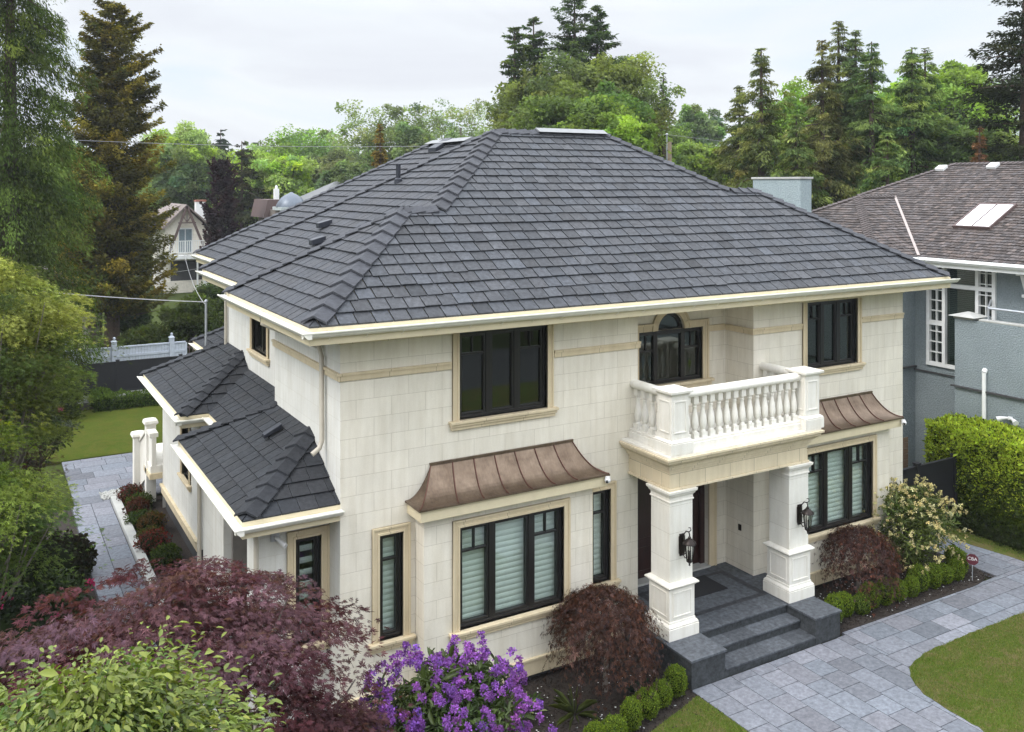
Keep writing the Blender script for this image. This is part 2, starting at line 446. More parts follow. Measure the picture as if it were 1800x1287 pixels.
# --- main roof
def P3(x, y, z): return (x, y, z)
def F3(x, y): return (x, y, fz(y))
mb = MB()
rx = lambda y: 19.66-(y-13.45)*(3.06/3.15)
tiles(mb, [[F3(4.31,13.45), F3(19.66,13.45), F3(rx(16.09),16.09), F3(6.95,16.09)],
           [F3(7.66,16.09), F3(rx(16.09),16.09), F3(16.6,16.6), F3(8.18,16.6)],
           [F3(8.18,16.6), F3(15.76,16.6), F3(13.65,18.8), F3(10.45,18.8)]],
      F3(4.31,13.45), (1,0,0), (0,1,S), seed=11, var=.155, jit=.35, gap=.011, th=.027)
ROOF = mb.build('roof', M['slate_front'], HOUSE, recalc=False, col=True); 
sl = (PZ-ZE)/(10.45-4.95)
def left_tiles(mb, poly, o, s, seed, **k):
    k.setdefault('gap', .010); k.setdefault('th', .030)
    tiles(mb, poly, o, (0,-1,0), (1,0,s), seed=seed, **k)
def back_tiles(mb, poly, o, s, seed, **k): tiles(mb, poly, o, (-1,0,0), (0,-1,s), seed=seed, **k)
mb = MB(); left_tiles(mb, [[(4.31,13.45,ZE), (4.31,18.73,ZE), (6.95,16.09,fz(16.09))]], (4.31,13.45,ZE), S, 21, var=.07, jit=.2); mb.build('side_slope', M['slate_side'], ROOF, recalc=False, col=True)
mb = MB(); left_tiles(mb, [[(4.95,18.73,ZE), (7.66,16.09,fz(16.09)), (10.45,18.8,PZ), (4.95,24.15,ZE)]], (4.95,18.73,ZE), sl, 22, var=.07, jit=.2); mb.build('side_slope', M['slate_side'], ROOF, recalc=False, col=True)
cz = 9.92; sc_ = (cz-ZE)/5.46
mb = MB(); left_tiles(mb, [[(5.9,24.15,ZE), (11.36,18.95,cz), (11.36,24.2,cz), (5.9,29.7,ZE)]], (5.9,24.15,ZE), sc_, 23, var=.07, jit=.2); mb.build('side_slope', M['slate_side'], ROOF, recalc=False, col=True)
# slopes turned away from the street
mb = MB(); back_tiles(mb, [[(4.31,18.73,ZE), (4.95,18.73,ZE), (7.66,16.09,fz(16.09)), (6.95,16.09,fz(16.09))]], (4.31,18.73,ZE), S, 24); mb.build('rear_slope', M['slate_side'], ROOF, recalc=False, col=True)
mb = MB(); back_tiles(mb, [[(4.95,24.15,ZE), (19.0,24.15,ZE), (13.65,18.8,PZ), (10.45,18.8,PZ)]], (4.95,24.15,ZE), S, 25, expo=.58, tw=.6); mb.build('rear_slope', M['slate_side'], ROOF, recalc=False, col=True)
mb = MB(); tiles(mb, [[(19.66,13.45,ZE), (19.66,19.75,ZE), (16.6,16.6,fz(16.6))]], (19.66,13.45,ZE), (0,1,0), (-1,0,S), seed=26, expo=.58, tw=.6); mb.build('rear_slope', M['slate_side'], ROOF, recalc=False, col=True)
mb = MB(); tiles(mb, [[(19.0,19.75,ZE),(19.0,24.15,ZE),(13.65,18.8,PZ),(15.76,16.68,ZE+S*3.24)]], (19.0,19.75,ZE), (0,1,0), (-1,0,S), seed=30, expo=.58, tw=.6, lift=-.05); mb.build('rear_slope', M['slate_side'], ROOF, recalc=False, col=True)
mb = MB(); back_tiles(mb, [[(19.66,19.75,ZE),(19.0,19.75,ZE),(15.85,16.6,fz(16.6)),(16.6,16.6,fz(16.6))]], (19.66,19.75,ZE), S, 29, expo=.58, tw=.6); mb.build('rear_slope', M['slate_side'], ROOF, recalc=False, col=True)
mb = MB(); tiles(mb, [[(16.82,24.15,ZE), (11.36,18.95,cz), (11.36,24.2,cz), (16.82,29.7,ZE)]], (16.82,24.15,ZE), (0,1,0), (-1,0,sc_), seed=27, expo=.58, tw=.6); mb.build('rear_slope', M['slate_side'], ROOF, recalc=False, col=True)
mb = MB(); tiles(mb, [[(5.9,29.7,ZE), (16.82,29.7,ZE), (11.36,24.2,cz)]], (5.9,29.7,ZE), (1,0,0), (0,-1,(cz-ZE)/5.5), seed=28, expo=.58, tw=.6); mb.build('rear_slope', M['slate_side'], ROOF, recalc=False, col=True)
# ridge and hip caps
def hipn(dx, dy, s): return (dx, dy, -s*abs(dx)-s*abs(dy))
mb = MB()
r_ = (.78, -.0, 0)
A1 = (6.95,16.09,fz(16.09)); J = (7.66,16.09,fz(16.09)); PK = (10.45,18.8,PZ); RR = (13.65,18.8,PZ); DJ = (15.76,16.6,fz(16.6)); D1 = (16.6,16.6,fz(16.6))
q = .72
h_l = (-q*1.0, q*.98, -S*.68); h_f = (q*1.0, -q*1.0, -S*.70)     # hip running +x+y
def cap1(par, mt, *a_, **k_):
    m_ = MB(); caps(m_, *a_, **k_); return m_.build('ridge_cap', M[mt], par, recalc=False, col=True)
cap1(ROOF, 'slate_side', (4.40,13.54,ZE+.09), A1, (-.72,.72,-S*.72), (.72,-.72,-S*.72), seed=31, w=.21, ln=.42, ex=.365, th=.034)
cap1(ROOF, 'slate_side', J, A1, (0,1,-S), (0,-1,-S), seed=32, w=.17)
cap1(ROOF, 'slate_side', J, PK, (-.72,.72,-S*.72), (.72,-.72,-S*.72), seed=33, w=.21, ln=.42, ex=.365, th=.034)
cap1(ROOF, 'slate_side', RR, PK, (0,1,-S), (0,-1,-S), seed=34)
cap1(ROOF, 'slate_side', DJ, RR, (.72,.72,-S*.72), (-.72,-.72,-S*.72), seed=35)
cap1(ROOF, 'slate_side', DJ, D1, (0,1,-S), (0,-1,-S), seed=36)
cap1(ROOF, 'slate_side', (19.66,13.45,ZE+.02), D1, (.72,.72,-S*.72), (-.72,-.72,-S*.72), seed=37)
cap1(ROOF, 'slate_side', (4.31,18.73,ZE+.02), A1, (-.72,-.72,-S*.72), (.72,.72,-S*.72), seed=38)
cap1(ROOF, 'slate_side', (4.95,24.15,ZE+.02), PK, (-.72,-.72,-S*.70), (.72,.72,-S*.72), seed=39)
cap1(ROOF, 'slate_side', (5.9,29.7,ZE+.02), (11.36,24.2,cz), (-.72,-.72,-S*.70), (.72,.72,-S*.72), seed=40)
cap1(ROOF, 'slate_side', (11.36,19.0,cz), (11.36,24.2,cz), (-1,0,-S), (1,0,-S), seed=41)
mb = MB()
mb.add([(11.6,18.60,PZ+.01), (13.6,18.60,PZ+.01), (13.6,18.8,PZ+.115), (11.6,18.8,PZ+.115), (13.6,19.05,PZ), (11.6,19.05,PZ)], [(0,1,2,3),(3,2,4,5),(0,3,5),(1,4,2)]); mb.build('ridge_vent', M['ventwhite'], ROOF); mb = MB()
mb.add([(11.1,21.6,cz), (11.1,24.1,cz), (11.36,24.1,cz+.115), (11.36,21.6,cz+.115), (11.62,24.1,cz), (11.62,21.6,cz)], [(0,1,2,3),(3,2,4,5),(0,3,5),(1,4,2)])
mb.build('ridge_vent', M['ventwhite'], ROOF)
# vents on the left slopes
def on_left(x, y, e0=4.95, s=sl): return (x, y, ZE+s*(x-e0))
def solve_left(px, py, e0, ze, s):   # where the ray through a pixel meets the left slope: real position of the vent
    r = (px-900)/1616; zz = -(py-322)/1616; ax = CF+SF*r; ay = SF-CF*r
    D = (ze-CAMH-s*e0)/(zz-s*ax); return ax*D, ay*D, CAMH+zz*D
for px, py in ((571, 401), (559, 431)):
    x, y, z = solve_left(px, py, 4.95, ZE, sl); mb = MB()
    mb.prism([(x-.16,y-.11,z+.0), (x-.16,y-.11,z+.12), (x+.14,y-.11,z+.20), (x+.14,y-.11,z+.06)], (0,.24,0))
    mb.box(x-.17, x-.155, y-.09, y+.11, z+.02, z+.11)
    mb.build('roof_vent', M['vent'], ROOF, bevel=.01)
x, y, z = solve_left(700, 322, 4.95, ZE, sl); mb = MB()
mb.lathe([(.055,-.1), (.055,.42), (.065,.42), (.065,.44), (.045,.44)], (x,y,z), 14); mb.lathe([(.10,-.06), (.09,.09), (.06,.12)], (x,y,z), 14)
mb.build('vent_pipe', M['vent'], ROOF, smooth=True)
x, y, z = solve_left(772, 262, 5.9, ZE, sc_); mb = MB()
mb.prism([(x-.2,y-.2,z-.08), (x-.2,y-.2,z+.03), (x+.3,y-.2,z+.32), (x+.3,y-.2,z+.2)], (0,.5,0)); mb.build('roof_hatch', M['vent'], ROOF, bevel=.012)

# --- gutters, fascia, soffit
def gut(mb, x0, y0, x1, y1, z, out):   # gutter run; out = outward unit vector
    ox, oy = out
    prof = [(0,0), (.06,0), (.10,.03), (.125,.07), (.125,.078), (.15,.082), (.15,.10), (.125,.10), (.11,.088), (.0,.086)]
    mb.prism([(x0+ox*p[0], y0+oy*p[0], z+p[1]) for p in prof], (x1-x0, y1-y0, 0))
mb = MB(); gz = 6.47
gut(mb, 4.19,13.45, 19.87,13.45, gz, (0,-1)); gut(mb, 4.31,13.31, 4.31,18.9, gz, (-1,0))
gut(mb, 4.95,18.6, 4.95,24.3, gz, (-1,0)); gut(mb, 5.9,24.2, 5.9,29.85, gz, (-1,0))
for i in range(26): 
    x = 4.6+i*.6; mb.box(x, x+.012, 13.33, 13.45, 6.552, 6.562); mb.tube([(x,13.33,6.5),(x,13.37,6.45),(x,13.44,6.42)], .004, 5)
for i in range(9):
    y = 13.7+i*.58; mb.box(4.19, 4.31, y, y+.012, 6.552, 6.562)
mb.build('gutter', M['gutter'], ROOF)
mb = MB()
mb.box(4.31,19.72,13.452,13.49,6.35,6.615); mb.box(4.312,4.35,13.49,18.75,6.35,6.615); mb.box(19.68,19.72,13.49,19.75,6.35,6.6)
mb.box(4.952,4.99,18.75,24.18,6.35,6.6); mb.box(5.902,5.94,24.18,29.7,6.35,6.6); mb.box(5.94,16.9,29.66,29.7,6.35,6.6)
mb.build('fascia', M['fascia'], ROOF)
mb = MB()
mb.box(4.352,19.678,13.492,18.75,6.352,6.38); mb.box(4.992,19.0,18.752,24.18,6.352,6.38); mb.box(5.942,16.9,24.182,29.65,6.352,6.38)
mb.build('soffit', M['soffit'], ROOF)

# --- walls
def pt(ax, pos, a, d, z): return (a, pos+d, z) if ax == 'x' else (pos+d, a, z)
def wall(mb, ax, pos, a0, a1, z0, z1, holes=(), depth=.22, sg=1):
    As = sorted({a0, a1, *[h[0] for h in holes], *[h[1] for h in holes]}); Zs = sorted({z0, z1, *[h[2] for h in holes], *[h[3] for h in holes]})
    As = [a for a in As if a0 <= a <= a1]; Zs = [z for z in Zs if z0 <= z <= z1]
    for i in range(len(As)-1):
        for j in range(len(Zs)-1):
            ca, cz_ = (As[i]+As[i+1])/2, (Zs[j]+Zs[j+1])/2
            if any(h[0] < ca < h[1] and h[2] < cz_ < h[3] for h in holes): continue
            mb.poly([pt(ax,pos,As[i],0,Zs[j]), pt(ax,pos,As[i+1],0,Zs[j]), pt(ax,pos,As[i+1],0,Zs[j+1]), pt(ax,pos,As[i],0,Zs[j+1])])
    for h in holes:
        if len(h) > 4: continue
        for (p, q_) in (((h[0],h[2]),(h[1],h[2])), ((h[1],h[2]),(h[1],h[3])), ((h[1],h[3]),(h[0],h[3])), ((h[0],h[3]),(h[0],h[2]))):
            mb.poly([pt(ax,pos,p[0],0,p[1]), pt(ax,pos,q_[0],0,q_[1]), pt(ax,pos,q_[0],depth*sg,q_[1]), pt(ax,pos,p[0],depth*sg,p[1])])
YF = 14.2; YB = 13.85; YR = 15.04
mb = MB()
bayL = (6.45, 9.70, .45, 3.25, 0); bayR = (14.75, 17.99, .45, 3.25, 0)
wall(mb, 'x', YF, 5.06, 11.09, .10, 6.352, [(5.73,6.15,1.24,2.99), (7.2,9.0,4.70,6.21), (10.0,10.42,1.24,2.99), bayL])
wall(mb, 'x', YF, 14.16, 19.0, .10, 6.352, [(15.74,17.38,4.70,6.17), bayR])
# recessed entrance and balcony
DO = (11.62, 13.66, .52, 3.0)
wall(mb, 'x', YR, 11.09, 14.16, .5, 3.88, [DO], .3)
ac, ar = 12.62, .36
arch = [(ac+ar*math.cos(math.pi*i/20), 5.72+ar*math.sin(math.pi*i/20)) for i in range(21)]
wall(mb, 'x', YR, 11.09, 14.16, 3.88, 5.72, [(11.76,13.49,4.60,5.72)], .2)
pts = [(14.16,5.72), (14.16,6.352), (11.09,6.352), (11.09,5.72)] + [(x, z) for x, z in arch[::-1]]
# wall above the side lights with the arched head cut out: strips between arch and top
for i in range(20):
    (xa, za), (xb, zb) = arch[i], arch[i+1]
    mb.poly([(xa,YR,za), (xa,YR,6.352), (xb,YR,6.352), (xb,YR,zb)]); mb.poly([(xa,YR,za),(xb,YR,zb),(xb,YR+.2,zb),(xa,YR+.2,za)])
mb.poly([(ac+ar,YR,5.72),(14.16,YR,5.72),(14.16,YR,6.352),(ac+ar,YR,6.352)]); mb.poly([(ac-ar,YR,5.72),(11.09,YR,5.72),(11.09,YR,6.352),(ac-ar,YR,6.352)])
wall(mb, 'y', 14.16, YF, YR, .5, 6.352); wall(mb, 'y', 11.09, YF, YR, .5, 6.352)
# bays: front, sides
for (x0, x1, h0, h1) in ((6.38, 9.77, 7.03, 9.13), (14.68, 18.06, 15.36, 17.46)):
    wall(mb, 'x', YB, x0, x1, .14, 3.36, [(h0, h1, 1.25, 2.99)]); wall(mb, 'y', x0, YB, YF, .14, 3.36); wall(mb, 'y', x1, YB, YF, .14, 3.36)
wall(mb, 'y', 19.0, YF, 24.7, 0, 6.352); wall(mb, 'x', 24.7, 16.8, 19.0, 0, 6.352)
WALL = mb.build('wall', M['stone'], HOUSE, recalc=False)
mb = MB()
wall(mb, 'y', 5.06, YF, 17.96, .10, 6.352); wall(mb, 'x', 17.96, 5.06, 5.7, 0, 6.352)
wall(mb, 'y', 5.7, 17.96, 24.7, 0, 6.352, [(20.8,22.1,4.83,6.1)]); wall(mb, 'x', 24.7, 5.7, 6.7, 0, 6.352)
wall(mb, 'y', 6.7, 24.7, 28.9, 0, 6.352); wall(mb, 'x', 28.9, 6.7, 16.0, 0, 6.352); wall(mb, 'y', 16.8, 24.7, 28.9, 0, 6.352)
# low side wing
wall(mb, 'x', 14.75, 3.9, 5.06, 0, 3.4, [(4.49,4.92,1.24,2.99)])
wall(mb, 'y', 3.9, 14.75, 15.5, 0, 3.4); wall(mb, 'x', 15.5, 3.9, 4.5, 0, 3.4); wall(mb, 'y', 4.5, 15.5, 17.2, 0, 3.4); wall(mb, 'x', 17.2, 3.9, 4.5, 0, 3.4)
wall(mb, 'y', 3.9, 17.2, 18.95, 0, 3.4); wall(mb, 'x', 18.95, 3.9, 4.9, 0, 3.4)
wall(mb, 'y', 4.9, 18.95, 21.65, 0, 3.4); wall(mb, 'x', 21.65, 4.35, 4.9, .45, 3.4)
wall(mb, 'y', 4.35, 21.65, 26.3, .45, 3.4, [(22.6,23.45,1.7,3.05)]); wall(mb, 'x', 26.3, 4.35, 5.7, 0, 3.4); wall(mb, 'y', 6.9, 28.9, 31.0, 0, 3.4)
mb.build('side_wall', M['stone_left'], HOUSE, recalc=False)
mb = MB()
mb.box(4.42, 5.7, 21.75, 26.25, -.1, .45); mb.build('foundation', M['dark'], HOUSE); mb = MB(); mb.box(5.2, 11.05, 14.35, 17.9, -.1, .13); mb.box(6.5,9.65,13.95,14.351,-.1,.129); mb.build('foundation', M['dark'], HOUSE); mb = MB(); mb.box(14.5, 18.9, 14.35, 24.5, -.1, .13); mb.box(14.8,17.95,13.95,14.351,-.1,.129)
mb.build('foundation', M['dark'], HOUSE)
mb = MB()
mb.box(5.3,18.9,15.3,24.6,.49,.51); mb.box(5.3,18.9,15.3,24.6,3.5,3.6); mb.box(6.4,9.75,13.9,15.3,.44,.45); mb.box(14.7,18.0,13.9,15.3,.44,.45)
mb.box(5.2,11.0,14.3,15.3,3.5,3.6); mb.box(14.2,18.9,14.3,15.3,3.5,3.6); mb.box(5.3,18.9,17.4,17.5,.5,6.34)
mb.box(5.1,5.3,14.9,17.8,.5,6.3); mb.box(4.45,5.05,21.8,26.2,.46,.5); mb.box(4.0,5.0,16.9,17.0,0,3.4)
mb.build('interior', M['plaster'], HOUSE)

# --- windows
def window(ax, pos, a0, a1, z0, z1, lites, blind=False, surround=.13, sill=True, top=True, parent=HOUSE, rec=.10, sillz=.13, slat=.10, darkglass=False, sg=1):
    """lites: list of (width fraction, style) style 'plain' | 'cross' | 'bar'"""
    def bx(m_, p0, p1, d0, d1, q0, q1):
        A = pt(ax, pos, p0, d0*sg, q0); B = pt(ax, pos, p1, d1*sg, q1); m_.box(A[0],B[0],A[1],B[1],A[2],B[2])
    f = MB(); fw = .055; d0, d1 = rec-.05, rec+.07
    bx(f,a0,a0+fw,d0,d1,z0,z1); bx(f,a1-fw,a1,d0,d1,z0,z1); bx(f,a0+fw,a1-fw,d0,d1,z0,z0+fw); bx(f,a0+fw,a1-fw,d0,d1,z1-fw,z1)
    a = a0+fw; tot = a1-a0-2*fw; n = len(lites); sw = .04
    for i, (fr, st) in enumerate(lites):
        b = a+fr*tot
        if i < n-1: bx(f, b-.05, b+.05, d0+.002, d1-.002, z0+fw, z1-fw)
        la = a + (0 if i == 0 else .05); lb = b - (0 if i == n-1 else .05)
        # sash
        e0, e1 = d0+.02, d1-.012
        bx(f,la,la+sw,e0,e1,z0+fw,z1-fw); bx(f,lb-sw,lb,e0,e1,z0+fw,z1-fw); bx(f,la+sw,lb-sw,e0,e1,z0+fw,z0+fw+sw); bx(f,la+sw,lb-sw,e0,e1,z1-fw-sw,z1-fw)
        if st in ('cross', 'bar'):
            zt = z1-(z1-z0)*.26
            bx(f,la+sw,lb-sw,e0+.004,e1-.004,zt-.018,zt+.018)
            if st == 'cross': bx(f,(la+lb)/2-.012,(la+lb)/2+.012,e0+.004,e1-.004,zt+.018,z1-fw-sw)
        a = b
    F = f.build('window', M['black'], parent, bevel=.004)
    g = MB(); bx(g, a0+.03, a1-.03, rec+.012, rec+.018, z0+.03, z1-.03); g.build('pane', M['glassdark' if darkglass else 'glass'], F)
    if blind:
        s_ = MB(); z = z0+.03; 
        while z < z1-.03:
            # softly rounded woven fold
            prof = [(0, 0), (-.012, slat*.25), (-.017, slat*.55), (-.009, slat*.85), (0, slat)]
            pp = [pt(ax, pos, a0+.04, (rec+.14+p[0])*sg, z+p[1]) for p in prof]; qq = [pt(ax, pos, a1-.04, (rec+.14+p[0])*sg, z+p[1]) for p in prof]
            k = len(pp); s_.add(pp+qq, [(i, i+1, k+i+1, k+i) for i in range(k-1)]); z += slat if blind == 'fold' else slat*2
        s_.build('blind', M['blind'], F, smooth=False)
    if surround:
        s_ = MB(); w_ = surround; pr = -.032
        zb = z0 if sill else z0-w_
        for k, (i0, i1, p_) in enumerate(((0, w_, -.028), (w_*.0, w_*.28, -.042), (w_*.72, w_, -.048))):
            bx(s_, a0-i1, a0-i0, p_, .0 if k else .09, zb, z1+(i1 if top else 0)); bx(s_, a1+i0, a1+i1, p_-.0005, .0 if k else .09, zb, z1+(i1 if top else 0))
            if top: bx(s_, a0-i0, a1+i0, p_-.001, .0 if k else .09, z1+i0, z1+i1)
            if not sill: bx(s_, a0-i0, a1+i0, p_-.001, .0, z0-i1, z0-i0)
        if not top: bx(s_, a0-w_+.002, a1+w_-.002, -.02, .09, z1, z1+.012)
        s_.build('surround', M['tan'], F, bevel=.004)
    if sill:
        s_ = MB(); e_ = surround+.07
        bx(s_, a0-e_, a1+e_, -.11, .10, z0-.05, z0); bx(s_, a0-e_+.02, a1+e_-.02, -.08, -.001, z0-.10, z0-.05); bx(s_, a0-e_+.04, a1+e_-.04, -.05, -.001, z0-.16, z0-.10)
        s_.build('sill', M['tan'], F, bevel=.008)
    return F
T3 = [(.30,'cross'), (.40,'plain'), (.30,'cross')]
window('x', YB, 7.03, 9.13, 1.25, 2.99, T3, 'fold')
window('x', YB, 15.36, 17.46, 1.25, 2.99, T3, 'fold')
window('x', YF, 5.73, 6.15, 1.24, 2.99, [(1,'bar')], 'fold')
window('x', YF, 10.0, 10.42, 1.24, 2.99, [(1,'bar')], 'fold')
window('x', 14.75, 4.49, 4.92, 1.24, 2.99, [(1,'plain')], 'zebra', surround=.14)
window('x', YF, 7.2, 9.0, 4.70, 6.21, [(.33,'cross'), (.34,'plain'), (.33,'cross')], False, darkglass=True, top=False)
window('x', YF, 15.74, 17.38, 4.70, 6.17, [(.33,'cross'), (.34,'plain'), (.33,'cross')], False, darkglass=True, top=False)
window('y', 5.7, 20.8, 22.1, 4.83, 6.1, [(.5,'plain'), (.5,'plain')], False, darkglass=True, top=False)
window('y', 4.35, 22.6, 23.45, 1.7, 3.05, [(1,'plain')], False, darkglass=True)
# arched balcony window
f = MB(); Y0, Y1 = YR+.05, YR+.15
for a, b in ((11.76,11.83),(13.42,13.49),(12.20,12.30),(12.94,13.04)): f.box(a,b,Y0,Y1,4.60,5.70)
f.box(11.83,12.20,Y0,Y1,4.60,4.67); f.box(12.30,12.94,Y0,Y1,4.60,4.67); f.box(13.04,13.42,Y0,Y1,4.60,4.67)
f.box(11.76,12.20,Y0+.002,Y1,5.63,5.71); f.box(13.04,13.49,Y0+.002,Y1,5.63,5.71); f.box(12.27,12.97,Y0-.004,Y1,5.62,5.74)
for a, b in ((11.83,12.20),(13.04,13.42)):
    f.box(a,b,Y0+.02,Y1-.02,5.28,5.32); f.box((a+b)/2-.013,(a+b)/2+.013,Y0+.02,Y1-.02,5.32,5.64)
for i in range(20):
    t0, t1 = math.pi*i/20, math.pi*(i+1)/20
    o_ = [(ac+.36*math.cos(t), Y0, 5.72+.36*math.sin(t)) for t in (t0, t1)]; n_ = [(ac+.29*math.cos(t), Y0, 5.72+.29*math.sin(t)) for t in (t1, t0)]
    f.prism(o_+n_, (0,.10,0))
AW = f.build('arched_window', M['black'], HOUSE)
g = MB(); g.box(11.80,13.45,YR+.095,YR+.10,4.62,5.70); g.prism([(ac+.33*math.cos(math.pi*i/20), YR+.095, 5.72+.33*math.sin(math.pi*i/20)) for i in range(21)], (0,.005,0)); g.build('pane', M['glassdark'], AW)
s_ = MB()
for i0, i1, yy in ((0,.16,YR-.03), (.12,.16,YR-.05)):
    s_.box(13.49+i0,13.49+i1,yy,YR+.05,4.60,5.72+i1); s_.box(11.76-i1,11.76-i0,yy,YR+.05,4.60,5.72+i1)
    s_.box(13.0,13.49+i0,yy-.001,YR+.05,5.72+i0,5.72+i1); s_.box(11.76-i0,12.24,yy-.001,YR+.05,5.72+i0,5.72+i1)
    for i in range(20):
        t0, t1 = math.pi*i/20, math.pi*(i+1)/20
        s_.prism([(ac+(.36+i1)*math.cos(t), yy-.002, 5.72+(.36+i1)*math.sin(t)) for t in (t0, t1)] + [(ac+(.36+i0)*math.cos(t), yy-.002, 5.72+(.36+i0)*math.sin(t)) for t in (t1, t0)], (0,.05,0))
s_.build('surround', M['tan'], AW)
s_ = MB(); s_.box(11.5,13.75,YR-.11,YR+.05,4.54,4.60); s_.box(11.54,13.71,YR-.06,YR-.001,4.46,4.54); s_.build('sill', M['tan'], AW, bevel=.008)

# string course, frieze, base trim
mb = MB()
def band(y, x0, x1, z0, z1, pr):
    mb.box(x0, x1, y-pr*.6, y-.001, z0, z1-.045); mb.box(x0, x1, y-pr, y-.001, z1-.045, z1)
for q_ in ((YF, 5.02, 7.07-.02, 5.60, 5.73, .05), (YF, 9.15, 11.14, 5.60, 5.73, .05), (YF, 14.12, 15.6, 5.60, 5.73, .05), (YF, 17.52, 19.0, 5.60, 5.73, .05)):
    mb = MB(); band(*q_); mb.build('string_course', M['tan'], WALL, bevel=.006)
mb = MB(); mb.box(5.02,5.059,14.2,18.0,5.60,5.685); mb.box(5.00,5.059,14.151,18.0,5.685,5.73); mb.build('string_course', M['tan'], WALL, bevel=.006)
mb = MB(); mb.box(14.12,14.159,14.2,15.0,5.60,5.685); mb.box(14.10,14.159,14.151,15.0,5.685,5.73); mb.box(13.66,14.12,15.0,15.039,5.60,5.73); mb.build('string_course', M['tan'], WALL, bevel=.006)
for q_ in ((5.03,7.07,14.17,14.199,6.20,6.351), (9.13,11.1,14.17,14.199,6.20,6.351), (14.15,15.6,14.17,14.199,6.20,6.351), (17.51,19.02,14.17,14.199,6.20,6.351), (7.07,9.13,14.168,14.199,6.215,6.351), (15.6,17.51,14.168,14.199,6.18,6.351)): mb = MB(); mb.box(*q_); mb.build('frieze', M['frieze'], WALL)
for x0, x1 in ((6.38,9.77), (14.68,18.06)):
    mb = MB(); mb.box(x0-.03,x1+.03,YB-.03,YB-.001,.13,.385); mb.box(x0-.05,x1+.05,YB-.055,YB-.001,.385,.43); mb.box(x0-.03,x0-.001,YB,YF-.03,.13,.385); mb.box(x0-.05,x0-.001,YB,YF-.03,.385,.43); mb.build('base_trim', M['tan'], WALL, bevel=.006)
for x0, x1 in ((5.02,6.33), (9.82,10.9), (18.11,19.04)):
    mb = MB(); mb.box(x0,x1,YF-.03,YF-.001,.13,.385); mb.box(x0,x1,YF-.055,YF-.001,.385,.43); mb.build('base_trim', M['tan'], WALL, bevel=.006)
mb = MB(); mb.box(4.31,4.349,21.65,26.3,.42,.62); mb.box(4.27,4.349,21.6,26.3,.62,.68); mb.build('base_trim', M['tan'], WALL, bevel=.006)

# copper canopies
def canopy(x0, x1, t0, t1, y_out, zt, zb, seams):
    n = 12; prof = []
    for i in range(n+1):
        s_ = i/n; prof.append((s_, (1-s_)**2.1))   # s: 0 at wall, 1 at eave; concave flare
    C = MB()
    rows = []
    for s_, h in prof:
        y = YF-.01-(YF-.01-y_out)*s_; z = zb+(zt-zb)*h; rows.append((t0+(x0-t0)*s_, t1+(x1-t1)*s_, y, z))
    for i in range(n):
        a, b = rows[i], rows[i+1]
        C.poly([(a[0],a[2],a[3]), (b[0],b[2],b[3]), (b[1],b[2],b[3]), (a[1],a[2],a[3])])
        C.poly([(a[0],a[2],a[3]), (a[0],YF-.01,a[3]), (b[0],YF-.01,b[3]), (b[0],b[2],b[3])])
        C.poly([(a[1],a[2],a[3]), (b[1],b[2],b[3]), (b[1],YF-.01,b[3]), (a[1],YF-.01,a[3])])
    C.box(x0-.012, x1+.012, y_out-.012, YF-.005, zb-.03, zb-.001)
    C.box(t0-.02, t1+.02, YF-.04, YF-.002, zt-.01, zt+.03)
    o = C.build('copper_canopy', M['copper'], HOUSE, smooth=True)
    sm = MB()
    for k in range(seams+1):
        f_ = k/seams; P = []
        for a in rows: P.append((a[0]+(a[1]-a[0])*f_ if k in (0, seams) else max(a[0], min(a[1], t0+(t1-t0)*f_+ (x0-t0+(x1-t1-(x0-t0))*f_)*0.5*((rows.index(a))/n))), a[2]-.004, a[3]+.008))
        sm.tube(P, .011, 6)
    for xs in (x0+.02, ):
        pass
    for k in (1,):
        P = [(a[0]-.004, (a[2]+YF)/2, a[3]+.006) for a in rows]; 
    sm.build('seam', M['copperseam'], o)
    fb = MB(); fb.box(x0+.03, x1-.03, y_out+.03, YF-.004, zb-.22, zb-.031); fb.box(x0+.015, x1-.015, y_out+.015, YF-.006, zb-.06, zb-.032)
    fb.build('fascia_board', M['fascia'], o, bevel=.005)
canopy(6.2, 9.98, 6.66, 9.54, 13.62, 4.02, 3.49, 7)
canopy(14.5, 18.24, 14.95, 17.86, 13.62, 3.97, 3.47, 7)

# --- portico
mb = MB()
EX0, EX1, EY = 10.87, 14.42, 12.98
def ring(m_, ins, z0, z1):   # block around the portico, projecting by -ins
    m_.box(EX0-ins, EX1+ins, EY-ins, YF+.0-.002, z0, z1)
mb.box(EX0, EX1, EY, EY+.5, 3.24, 3.55); mb.box(EX0, EX0+.5, EY+.5, 14.2, 3.24, 3.55); mb.box(EX1-.5, EX1, EY+.5, 14.2, 3.24, 3.55)
mb.box(EX0-.03, EX1+.03, EY-.03, EY+.48, 3.20, 3.24); mb.box(EX0-.03, EX0+.48, EY+.48, 14.2, 3.20, 3.24); mb.box(EX1-.48, EX1+.03, EY+.48, 14.2, 3.20, 3.24)
for i_, z0, z1 in ((.025,3.545,3.60), (.06,3.603,3.65), (.085,3.653,3.68), (.19,3.755,3.79), (.205,3.793,3.81), (.235,3.813,3.86)):
    ring(mb, i_, z0, z1)
mb.frus((EX0-.10,EX1+.10,EY-.10,14.19),(EX0-.14,EX1+.14,EY-.14,14.19),3.681,3.72); mb.frus((EX0-.14,EX1+.14,EY-.14,14.19),(EX0-.19,EX1+.19,EY-.19,14.19),3.721,3.754)
ENT = mb.build('entablature', M['frieze'], HOUSE, bevel=.006)
mb = MB(); mb.box(EX0-.19, EX1+.19, EY-.19, 14.19, 3.86, 3.90); mb.box(11.1,14.15,14.19,15.03,3.80,3.90)
mb.build('balcony_floor', M['white'], ENT, bevel=.006)
